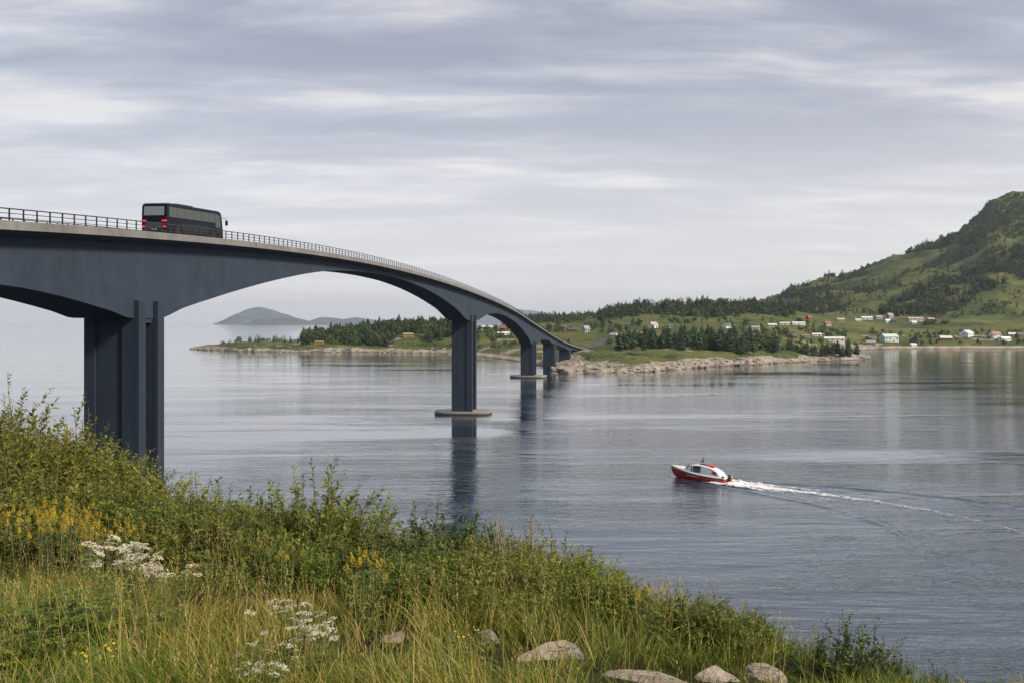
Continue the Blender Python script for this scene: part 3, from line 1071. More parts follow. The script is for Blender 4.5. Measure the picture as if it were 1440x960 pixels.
def make_bus():
    L, Wd, Ht, fl = 13.2, 2.5, 3.2, .34
    yb = 100.1
    off = 1.75
    h, n = br_frame(np.array(yb))
    p = br_pt(np.array(yb), off, float(br_z(yb)) - .246)
    slope = math.atan(float(br_z(yb + 5) - br_z(yb - 5)) / 10)
    root = empty('coach', tuple(p), rot=(slope, 0, -math.atan2(h[0], h[1])))
    tag(root, 'black coach with lit red tail lamps driving away over the bridge', 'coach')
    M_b = plain('black_coach_paint', (.004, .007, .010), .3, spec=.12, var=.1)
    M_b2 = plain('black_trim', (.008, .008, .009), .5)
    M_g = glass_mat('coach_glass_daylight_tone', (.085, .095, .098), .08)  # pale base colour stands in for daylight seen through the far windows
    M_r = lamp_mat('red_tail_lamp', (.55, .012, .015), .35)
    M_w = lamp_mat('pale_lamp_lens', (.7, .7, .65), .0)
    M_t = plain('tyre_rubber', (.02, .02, .02), .85)
    M_rim = plain('dull_alloy', (.35, .35, .36), .4, .8)
    M_pl = plain('grey_grille_panel', (.06, .072, .08), .45)
    # shell: side profile with a raked nose, rounded in section
    prof = [(-L / 2, fl + .05), (-L / 2 - .03, .9), (-L / 2 + .02, 2.0), (-L / 2 + .12, 2.9), (-L / 2 + .28, Ht - .1), (-L / 2 + .6, Ht), (L / 2 - 1.3, Ht),
            (L / 2 - .62, Ht - .09), (L / 2 - .34, Ht - .35), (L / 2 - .02, 1.35), (L / 2 + .03, .95), (L / 2, fl + .1), (L / 2 - .2, fl), (-L / 2 + .2, fl)]
    bm = bmesh.new()
    secs = [(-Wd / 2, .965), (-Wd / 2 + .05, .99), (-Wd / 2 + .16, 1.0), (Wd / 2 - .16, 1.0), (Wd / 2 - .05, .99), (Wd / 2, .965)]
    rings = []
    for x, s in secs:
        rings.append([bm.verts.new((x, y * (1 - (1 - s) * .35), (z - 1.7) * s + 1.7)) for y, z in prof])
    k = len(prof)
    for a, b in zip(rings[:-1], rings[1:]):
        for i in range(k):
            bm.faces.new((a[i], a[(i + 1) % k], b[(i + 1) % k], b[i]))
    bm.faces.new(rings[0])
    bm.faces.new(list(reversed(rings[-1])))
    bmesh.ops.recalc_face_normals(bm, faces=bm.faces)
    me = bpy.data.meshes.new('body')
    bm.to_mesh(me)
    bm.free()
    me.materials.append(M_b)
    body = link(bpy.data.objects.new('body', me), root)
    mod = body.modifiers.new('bevel', 'BEVEL')
    mod.width, mod.segments, mod.limit_method, mod.angle_limit = .05, 2, 'ANGLE', math.radians(35)
    # side windows: six panes a side
    for s in (-1, 1):
        x = s * (Wd / 2 + .004)
        y = -L / 2 + .55
        for w_ in (1.7, 1.85, 1.85, 1.85, 1.85, 1.6):
            g = MB().box((min(x, x - s * .03), y, 1.92), (max(x, x - s * .03), y + w_ - .07, 2.84))
            g.build('window', M_g, root)
            y += w_
        # driver's window follows the raked nose
        g = MB().prism([(y, 1.45), (y + 1.35, 1.45), (y + 1.05, 2.72), (y, 2.84)], min(x, x - s * .03), max(x, x - s * .03), axis='x')
        g.build('driver_window', M_g, root)
        d = MB()
        for j in range(4):
            d.box((min(x, x - s * .02), -3.3 + j * 1.55, .55), (max(x, x - s * .02), -3.3 + j * 1.55 + 1.48, 1.42))
        d.build('luggage_door', M_b2, root, bevel=.01)
        for y in (-4.4, -3.05, 3.9):
            if y == -3.05:
                continue
            ar = MB().tube([(x - s * .05, y, .5), (x + s * .012, y, .5)], .60, 24)
            ar.build('wheel_arch', M_b2, root)
        for y in (-4.4, 3.9):
            wheel(root, M_t, M_rim, (s * (Wd / 2 - .13), y, .5), .5, .3, s)
        mr = MB().tube([(s * (Wd / 2 - .1), L / 2 - .35, 2.55), (s * (Wd / 2 + .2), L / 2 + .28, 2.5), (s * (Wd / 2 + .24), L / 2 + .36, 2.25)], .03, 6)
        mr.box((s * (Wd / 2 + .24) - .13, L / 2 + .30, 1.75), (s * (Wd / 2 + .24) + .13, L / 2 + .42, 2.27))
        mr.build('mirror', M_b2, root, bevel=.02)
        # tail lamps: a high bar and a low bar at each corner
        for z0, z1, w_ in ((1.42, 1.60, .46), (.90, 1.06, .40)):
            tl = MB().box((min(s * .78, s * (.78 + w_)), -L / 2 - .055, z0), (max(s * .78, s * (.78 + w_)), -L / 2 + .03, z1))
            tl.build('tail_light', M_r, root, bevel=.015)
        hl = MB().box((min(s * .72, s * 1.12), L / 2 - .02, .75), (max(s * .72, s * 1.12), L / 2 + .05, .98)).build('headlight', M_w, root, bevel=.02)
    rw = MB().prism([(-L / 2 - .022, 2.02), (-L / 2 + .10, 2.86), (-L / 2 + .14, 2.86), (-L / 2 + .03, 2.02)], -.98, .98, axis='x')
    rw.build('rear_window', glass_mat('coach_rear_glass_sky_tone', (.17, .19, .21), .1), root)  # pale pane colour holds a painted sky reflection
    gp = MB().box((-.70, -L / 2 - .05, .78), (.70, -L / 2 + .02, 1.36))
    for j in range(5):
        gp.box((-.66, -L / 2 - .06, .84 + j * .1), (.66, -L / 2 - .048, .885 + j * .1))
    gp.build('engine_grille', M_pl, root)
    MB().box((-1.2, -L / 2 - .1, .36), (1.2, -L / 2 + .1, .68)).build('rear_bumper', M_b2, root, bevel=.04)
    MB().box((-1.2, L / 2 - .1, .36), (1.2, L / 2 + .1, .66)).build('front_bumper', M_b2, root, bevel=.04)
    ws = MB().prism([(L / 2 - .01, 1.42), (L / 2 - .31, 2.8), (L / 2 - .35, 2.8), (L / 2 - .06, 1.42)], -1.12, 1.12, axis='x')
    ws.build('windscreen', M_g, root)
    ac = MB().box((-.8, -3.5, Ht - .02), (.8, .2, Ht + .14)).build('roof_unit', M_b2, root, bevel=.06)
    ex = MB().box((-.25, -L / 2 - .045, .7), (.25, -L / 2 - .02, .76)).build('plate_lamp', M_w, root)


make_bus()


# ----------------------------------------------------------------- the motor boat
BX, BY = 30.9, 164.4                       # mid-length, on the water
BH = math.atan2(.64, -.77)                 # heading (x, y) angle


def make_boat():
    L = 10.6
    root = empty('motorboat', (BX, BY, 0), rot=(math.radians(2.2), 0, BH - math.pi / 2))
    tag(root, 'red and white motorboat with dark cabin windows trailing a white wake', 'boat')
    M_red = plain('red_hull_paint', (.42, .028, .018), .28, var=.12, coat=.4)
    M_wh = plain('white_gelcoat', (.78, .77, .74), .3, var=.05, coat=.3)
    M_bk = plain('black_rubber', (.02, .02, .022), .6)
    M_gl = glass_mat('dark_boat_glass', (.015, .025, .045), .08)
    M_st = plain('stainless_steel', (.6, .6, .6), .3, .9)
    M_or = plain('red_deck_cover', (.55, .03, .025), .6)
    M_an = plain('bottom_paint', (.05, .02, .018), .7)
    # t: 0 stern .. 1 bow  -> half beam, sheer height, chine half beam, chine z, keel z
    st = [(0, 1.42, 1.00, 1.22, .06, -.45), (.15, 1.52, .98, 1.30, .06, -.48), (.35, 1.58, 1.02, 1.33, .08, -.5), (.55, 1.52, 1.13, 1.18, .14, -.48),
          (.72, 1.28, 1.28, .85, .26, -.40), (.85, .90, 1.43, .48, .45, -.2), (.94, .48, 1.55, .19, .75, .15), (1.0, .06, 1.64, .03, 1.35, 1.1)]
    T = np.linspace(0, 1, 25)
    S = np.stack([pchip(T, [a[0] for a in st], [a[i] for a in st]) for i in range(1, 6)], 1)

    def yy(t): return (t - .5) * L

    def loft(rows, cap=True):
        k = len(rows[0])
        vs = [p for r in rows for p in r]
        fs = []
        for i in range(len(rows) - 1):
            for j in range(k - 1):
                fs.append((i * k + j, i * k + j + 1, (i + 1) * k + j + 1, (i + 1) * k + j))
        if cap:
            fs.append(tuple(range(k)))
            fs.append(tuple((len(rows) - 1) * k + j for j in range(k - 1, -1, -1)))
        return vs, fs
    rows = []
    for t, (b, sz, cb, cz, kz) in zip(T, S):
        y = yy(t)
        mb_ = b * .5 + cb * .5 + .06 * (1 - t)
        rows.append([(-b, y, sz), (-mb_, y, (sz + cz) / 2), (-cb, y, cz), (0, y, kz), (cb, y, cz), (mb_, y, (sz + cz) / 2), (b, y, sz)])
    hull = MB().add(*loft(rows)).build('hull', M_red, root)
    # rubbing strake
    for s in (-1, 1):
        MB().tube([(s * (b + .02), yy(t), sz + .0) for t, (b, sz, *_r) in zip(T, S)], .065, 6).build('rub_rail', M_bk, root)
        # pale flash low on the side
        MB().tube([(s * (1.585 - .14 * abs(q)), yy(.52 + q * .12), .80 + .08 * q) for q in np.linspace(-1, 1, 5)], .035, 6).build('side_stripe', M_wh, root)
    # white deck moulding
    rows = []
    for t, (b, sz, cb, cz, kz) in zip(T, S):
        cam_ = .26 * np.interp(t, [0, .12, .5, .8, 1], [.3, .3, .7, .75, .1])
        y = yy(t)
        e = .16 + .16 * min(1, max(0, (t - .55) / .2)) * min(1, (1.0 - t) / .12 + .25)
        rows.append([(-b, y, sz + .02), (-b * .95, y, sz + e), (-b * .5, y, sz + e + cam_ * .75), (0, y, sz + e + cam_), (b * .5, y, sz + e + cam_ * .75), (b * .95, y, sz + e), (b, y, sz + .02)])
    MB().add(*loft(rows)).build('deck', M_wh, root)
    # cabin: stations of (t, half width, base z, roof z)
    cs = [(.80, .42, 1.52, 1.56), (.72, .86, 1.42, 1.80), (.64, 1.10, 1.30, 2.36), (.58, 1.16, 1.24, 2.52), (.50, 1.18, 1.2, 2.60), (.42, 1.18, 1.18, 2.62), (.36, 1.18, 1.16, 2.60),
          (.28, 1.16, 1.14, 2.48), (.20, 1.12, 1.12, 2.22), (.13, 1.08, 1.12, 1.86), (.08, 1.04, 1.10, 1.30)]
    rows = []
    for t, w, zb, zr in cs:
        y = yy(t)
        d = zr - zb
        rows.append([(-w, y, zb), (-w * .95, y, zb + d * .55), (-w * .80, y, zb + d * .93), (-.45, y, zr), (.45, y, zr), (w * .80, y, zb + d * .93), (w * .95, y, zb + d * .55), (w, y, zb)])
    vs, fs = loft(rows)
    # open the roof over the helm (between stations .50 and .36)
    fs = [f for f in fs if not (len(f) == 4 and f[0] % 8 == 3 and f[1] % 8 == 4 and f[0] // 8 in (4, 5))]
    cab = MB().add(vs, fs).build('cabin', M_wh, root)
    well = MB()
    x0, x1, y0, y1, zf, zt = -.45, .45, yy(.36), yy(.50), 1.75, 2.6
    well.add([(x0, y0, zf), (x1, y0, zf), (x1, y1, zf), (x0, y1, zf), (x0, y0, zt), (x1, y0, zt), (x1, y1, zt), (x0, y1, zt)],
             [(0, 1, 2, 3), (0, 4, 5, 1), (1, 5, 6, 2), (2, 6, 7, 3), (3, 7, 4, 0)])
    well.build('helm_well', M_bk, root, fixn=False)
    MB().box((-.5, yy(.24), 2.44), (.5, yy(.355), 2.66)).build('hatch_cover', M_or, root, bevel=.03)
    # windows as plates standing proud of the cabin side
    def side_pt(t, f, s, out=.02):
        T_ = [c[0] for c in cs][::-1]
        w = np.interp(t, T_, [c[1] for c in cs][::-1])
        zb = np.interp(t, T_, [c[2] for c in cs][::-1])
        zr = np.interp(t, T_, [c[3] for c in cs][::-1])
        wf = np.interp(f, [0, .55, .93], [1, .95, .80])
        return (s * (w * wf + out), yy(t), zb + (zr - zb) * f)
    for s in (-1, 1):
        for (ta, tb, rake) in ((.675, .572, .035), (.556, .425, .0), (.41, .33, 0)):
            g = MB()
            lo, hi = .16, .92
            q = [(ta, lo), (tb, lo), (tb, hi), (ta - rake, hi)]
            vs = [side_pt(t, f, s) for t, f in q] + [side_pt(ta, .55, s), side_pt(tb, .55, s)]
            fs = [(0, 1, 5, 4), (4, 5, 2, 3)]
            inn = [(p[0] - s * .05, p[1], p[2]) for p in vs]
            g.add(vs + inn, fs + [(7, 6, 10, 11), (11, 10, 9, 8), (0, 6, 7, 1), (1, 7, 11, 5), (5, 11, 8, 2), (2, 8, 9, 3), (3, 9, 10, 4), (4, 10, 6, 0)])
            if ta > .42:
                g.build('window', M_gl, root)
            else:
                pass
    # windscreen across the front
    ws = MB()
    ws.add([(-.72, yy(.715), 1.86), (.72, yy(.715), 1.86), (.88, yy(.645), 2.34), (-.88, yy(.645), 2.34), (-.72, yy(.715) + .03, 1.90), (.72, yy(.715) + .03, 1.90), (.88, yy(.645) + .03, 2.38), (-.88, yy(.645) + .03, 2.38)],
           [(0, 3, 2, 1), (4, 5, 6, 7), (0, 1, 5, 4), (1, 2, 6, 5), (2, 3, 7, 6), (3, 0, 4, 7)])
    ws.build('windscreen', M_gl, root)
    # raked rear window with a red surround
    for s in (-1, 1):
        q = MB()
        pts = [side_pt(.245, .30, s, .025), side_pt(.13, .25, s, .025), side_pt(.17, .80, s, .025), side_pt(.29, .86, s, .025)]
        inn = [(p[0] - s * .05, p[1], p[2]) for p in pts]
        q.add(pts + inn, [(0, 1, 2, 3), (7, 6, 5, 4), (0, 4, 5, 1), (1, 5, 6, 2), (2, 6, 7, 3), (3, 7, 4, 0)])
        fr = q.build('rear_window_frame', M_or, root)
        q = MB()
        pts = [side_pt(.225, .34, s, .05), side_pt(.135, .30, s, .05), side_pt(.165, .74, s, .05), side_pt(.225, .78, s, .05)]
        inn = [(p[0] - s * .05, p[1], p[2]) for p in pts]
        q.add(pts + inn, [(0, 1, 2, 3), (7, 6, 5, 4), (0, 4, 5, 1), (1, 5, 6, 2), (2, 6, 7, 3), (3, 7, 4, 0)])
        q.build('pane', M_gl, fr)
    # transom gear
    MB().box((-.32, yy(0) - .42, .35), (.32, yy(0) - .02, 1.42)).build('outboard_engine', M_bk, root, bevel=.08)
    MB().box((-1.25, yy(.02), 1.22), (-.95, yy(.06), 1.42)).build('stern_fitting', M_bk, root, bevel=.03)
    MB().box((.95, yy(.02), 1.22), (1.25, yy(.06), 1.42)).build('stern_fitting', M_bk, root, bevel=.03)
    # bow rail
    for s in (-1, 1):
        pts = []
        for t in (.70, .78, .86, .93, .985):
            b, sz = np.interp(t, T, S[:, 0]), np.interp(t, T, S[:, 1])
            pts.append((s * b * .9, yy(t), sz + (.62 if .71 < t else .2)))
        r = MB().tube(pts, .022, 6)
        for q in pts[1:]:
            r.tube([q, (q[0], q[1], q[2] - .5)], .018, 5)
        r.build('bow_rail', M_st, root)
    MB().tube([(0, yy(.99), 1.6), (0, yy(1.02), 1.2), (0, yy(1.05), -.2)], .018, 5).build('mooring_line', M_bk, root)
    MB().tube([(.5, yy(.30), 2.5), (.5, yy(.28), 3.5)], .012, 5).build('aerial', M_st, root)
    return root


boat = make_boat()


# ----------------------------------------------------------------- the skipper
def skinned(name, verts, edges, mat, parent, sub=2):
    me = bpy.data.meshes.new(name)
    me.from_pydata([v[0] for v in verts], edges, [])
    me.materials.append(mat)
    o = link(bpy.data.objects.new(name, me), parent)
    o.modifiers.new('skin', 'SKIN')
    if not me.skin_vertices:
        me.attributes.new
    lay = me.skin_vertices[0].data if me.skin_vertices else None
    for i, v in enumerate(verts):
        lay[i].radius = (v[1], v[2] if len(v) > 2 else v[1])
        lay[i].use_root = (i == 0)
    s = o.modifiers.new('sub', 'SUBSURF')
    s.levels = s.render_levels = sub
    return o


def make_person():
    M_skin = plain('skin', (.42, .25, .18), .5)
    M_hair = plain('dark_brown_hair', (.03, .02, .015), .6)
    M_shirt = plain('grey_jacket', (.05, .045, .055), .8)
    M_vest = plain('red_life_vest', (.26, .06, .055), .7)
    M_tr = plain('dark_trousers', (.03, .035, .05), .85)
    # stands in the helm well, facing the bow; local +Y forward
    mb = boat.matrix_basis
    rot = Matrix.Rotation(boat.rotation_euler[2], 4, 'Z')
    Mloc = Matrix.Translation(boat.location) @ boat.rotation_euler.to_matrix().to_4x4()
    foot = Mloc @ Vector((-.05, -.80, 1.88))
    root = empty('person', tuple(foot), rot=(0, 0, boat.rotation_euler[2]))
    root.scale = (1.22, 1.22, 1.10)
    tag(root, 'dark haired person in grey jacket and red vest standing at the helm', 'person')
    # body: pelvis, spine, neck, head, limbs (joint, radius)
    V = [((0, 0, .95), .135, .105), ((0, .0, 1.12), .13, .10), ((0, .0, 1.32), .155, .115), ((0, 0, 1.46), .10, .085), ((0, .01, 1.53), .052), ((0, .025, 1.60), .075, .085), ((0, .02, 1.70), .082, .098), ((0, .01, 1.77), .05, .06)]
    E_ = [(0, 1), (1, 2), (2, 3), (3, 4), (4, 5), (5, 6), (6, 7)]
    for s in (-1, 1):
        b = len(V)
        V += [((s * .09, 0, .88), .088), ((s * .10, .02, .50), .062), ((s * .105, -.01, .10), .042), ((s * .11, .12, .035), .036)]
        E_ += [(0, b), (b, b + 1), (b + 1, b + 2), (b + 2, b + 3)]
        b = len(V)
        V += [((s * .19, 0, 1.42), .062), ((s * .25, .06, 1.16), .045), ((s * .17, .30, 1.14), .034), ((s * .15, .37, 1.15), .030)]
        E_ += [(3, b), (b, b + 1), (b + 1, b + 2), (b + 2, b + 3)]
    body = skinned('body', V, E_, M_skin, root)
    # clothes follow the same joints, a little fuller
    J = [((0, 0, .93), .145, .115), ((0, .0, 1.12), .145, .115), ((0, .0, 1.32), .17, .13), ((0, 0, 1.455), .11, .095)]
    Je = [(0, 1), (1, 2), (2, 3)]
    for s in (-1, 1):
        b = len(J)
        J += [((s * .19, 0, 1.42), .075), ((s * .25, .06, 1.16), .058), ((s * .18, .27, 1.14), .046)]
        Je += [(3, b), (b, b + 1), (b + 1, b + 2)]
    skinned('jacket', J, Je, M_shirt, root)
    Ve = [((0, .0, 1.0), .152, .125), ((0, .0, 1.14), .155, .13), ((0, .0, 1.32), .175, .145), ((0, 0, 1.42), .13, .12)]
    skinned('life_vest', Ve, [(0, 1), (1, 2), (2, 3)], M_vest, root)
    Tr = [((0, 0, .98), .142, .112), ((0, 0, .9), .14, .115)]
    Te = [(0, 1)]
    for s in (-1, 1):
        b = len(Tr)
        Tr += [((s * .095, 0, .84), .10), ((s * .10, .02, .50), .076), ((s * .105, -.01, .12), .058)]
        Te += [(1, b), (b, b + 1), (b + 1, b + 2)]
    skinned('trousers', Tr, Te, M_tr, root)
    bm = bmesh.new()
    bmesh.ops.create_uvsphere(bm, u_segments=16, v_segments=10, radius=1)
    bmesh.ops.scale(bm, vec=(.094, .112, .10), verts=bm.verts)
    bmesh.ops.delete(bm, geom=[v for v in bm.verts if v.co.z < -.035 or (v.co.y > .055 and v.co.z < .045)], context='VERTS')
    bmesh.ops.translate(bm, vec=(0, .012, 1.715), verts=bm.verts)
    me = bpy.data.meshes.new('hair')
    bm.to_mesh(me)
    bm.free()
    me.materials.append(M_hair)
    ho = link(bpy.data.objects.new('hair', me), root)
    ho.modifiers.new('solid', 'SOLIDIFY').thickness = .012
    nb = MB()
    nb.add([(-.016, .108, 1.655), (.016, .108, 1.655), (0, .135, 1.648), (0, .108, 1.70)], [(0, 1, 2), (0, 2, 3), (1, 3, 2)])
    nb.build('nose', M_skin, body)
    for s in (-1, 1):
        MB().box((s * .03 - .012, .098, 1.683), (s * .03 + .012, .112, 1.697)).build('eye', M_hair, body, bevel=.003)
        # fingers curled on the wheel rim
        for k in range(4):
            z = 1.175 - k * .018
            MB().tube([(s * .15, .375, z), (s * .146, .42, z), (s * .13, .44, z - .004), (s * .118, .425, z - .006)], .0095, 6).build('finger', M_skin, body)
        MB().tube([(s * .135, .36, 1.18), (s * .115, .385, 1.185), (s * .11, .41, 1.175)], .011, 6).build('thumb', M_skin, body)
    # steering wheel belongs to the boat
    whl = MB()
    cpos = Mloc.inverted() @ (Matrix.Translation(foot) @ Matrix.Rotation(boat.rotation_euler[2], 4, 'Z') @ Vector((0, .53, 1.255)))
    pts = [(cpos[0] + .15 * math.cos(a), cpos[1], cpos[2] + .15 * math.sin(a)) for a in np.linspace(0, 2 * math.pi, 21)]
    whl.tube(pts, .011, 6, cap=False)
    whl.tube([(cpos[0], cpos[1], cpos[2]), (cpos[0], cpos[1] + .12, cpos[2] - .35)], .02, 6)
    whl.build('steering_wheel', bpy.data.materials['black_rubber'], boat)


make_person()


# ----------------------------------------------------------------- the wake


def make_wake():
    seg = np.linalg.norm(np.diff(WK, axis=0), axis=1)
    s = np.concatenate([[0], np.cumsum(seg)])
    ss = np.arange(-4.0, s[-1] - 6, .22)
    px = np.interp(ss, s, WK[:, 0])
    py_ = np.interp(ss, s, WK[:, 1])
    d0 = (WK[1] - WK[0]) / seg[0]
    neg = ss < 0
    px[neg] = WK[0, 0] + d0[0] * ss[neg]
    py_[neg] = WK[0, 1] + d0[1] * ss[neg]
    tx, ty = np.gradient(px), np.gradient(py_)
    ln = np.hypot(tx, ty)
    tx, ty = tx / ln, ty / ln
    q = np.linspace(-1, 1, 61)
    half = np.interp(ss, [-4, 0, 6, 20, 50, 80], [2.8, 3.9, 4.4, 4.9, 6.4, 8.0])
    X = px[:, None] - ty[:, None] * q[None, :] * half[:, None]
    Y = py_[:, None] + tx[:, None] * q[None, :] * half[:, None]
    S_ = ss[:, None] + 0 * q[None, :]
    Q = q[None, :] * half[:, None]
    core = np.exp(-(Q / np.interp(S_, [-2, 0, 8, 30, 80], [1.3, 1.9, 2.1, 1.1, .9])) ** 2) * np.interp(S_, [-2.5, -.5, 8, 14, 24, 40, 62], [0, 1.2, 1.0, .72, .54, .42, .28])
    arm_off = np.interp(S_, [-4, 0, 20, 80], [1.5, 1.9, 3.4, 6.5])
    arms = (np.exp(-((Q - arm_off) / .45) ** 2) + np.exp(-((Q + arm_off) / .45) ** 2)) * np.interp(S_, [-4, -3, 2, 10, 25, 76], [0, .7, .75, .55, .36, .10])
    foam = np.clip(core + arms, 0, 1.3)
    lump = fbm(X, Y, .8, 3)
    Z = .03 + foam * (.12 + .16 * np.clip(lump, 0, 1)) * np.interp(S_, [-4, 2, 20, 80], [1.0, 1.5, .6, .15])
    Z *= np.clip((1 - np.abs(q)) * 8, 0, 1)[None, :] 
    Z += .02 + wash(X.ravel(), Y.ravel()).reshape(X.shape)
    idx = np.arange(X.size).reshape(X.shape)
    Qd = np.stack([idx[:-1, :-1], idx[1:, :-1], idx[1:, 1:], idx[:-1, 1:]], -1).reshape(-1, 4)
    keep = foam.ravel()[Qd].max(1) > .05
    m, nt, p, out = new_mat('wake_foam')
    a = N(nt, 'ShaderNodeAttribute', attribute_name='foam').outputs['Fac']
    n1 = noise(nt, 1.6, 6, .7, wpos(nt, (1, 1, .2)), .8)
    n2 = noise(nt, .55, 4, .6, wpos(nt, (1, 1, .2)), .4)
    f = mth(nt, 'ADD', a, mth(nt, 'ADD', mth(nt, 'MULTIPLY', mth(nt, 'SUBTRACT', n1, .5), 1.9), mth(nt, 'MULTIPLY', mth(nt, 'SUBTRACT', n2, .5), .8)))
    al = ramp(nt, f, [(.40, 0.0), (.95, .92)])
    p.inputs['Base Color'].default_value = (.80, .80, .80, 1)
    p.inputs['Roughness'].default_value = .8
    nt.links.new(bump(nt, n1, .15, .6), p.inputs['Normal'])
    nt.links.new(al, p.inputs['Alpha'])
    o = np_obj('wake', np.stack([X, Y, Z], -1).reshape(-1, 3), Qd[keep], m, smooth=True, attrs={'foam': foam.ravel()})
    tag(o, 'white foaming wake stretching behind the red motorboat', 'wake', kind='stuff')


make_wake()

# ----------------------------------------------------------------- houses across the water
WALLC = {'white': (.74, .73, .70), 'cream': (.62, .55, .42), 'red': (.24, .06, .045), 'grey': (.30, .30, .31), 'pink': (.50, .36, .33), 'dark': (.07, .05, .04),
         'blue': (.30, .36, .44), 'ochre': (.30, .23, .11), 'brown': (.16, .09, .06), 'teal': (.55, .62, .60)}
ROOFC = {'pale': (.62, .60, .57), 'slate': (.10, .10, .115), 'red': (.27, .10, .08), 'orange': (.34, .19, .12), 'brown': (.13, .085, .06), 'pink': (.45, .35, .33), 'green': (.50, .58, .50),
         'white': (.74, .74, .73), 'grey': (.30, .29, .28)}
HM = {}


def hmat(kind, key):
    k = kind + key
    if k not in HM:
        HM[k] = plain(key + '_' + ('house_wall' if kind == 'w' else 'roof_covering'), (WALLC if kind == 'w' else ROOFC)[key], .75, var=.14, scale=.6)
    return HM[k]


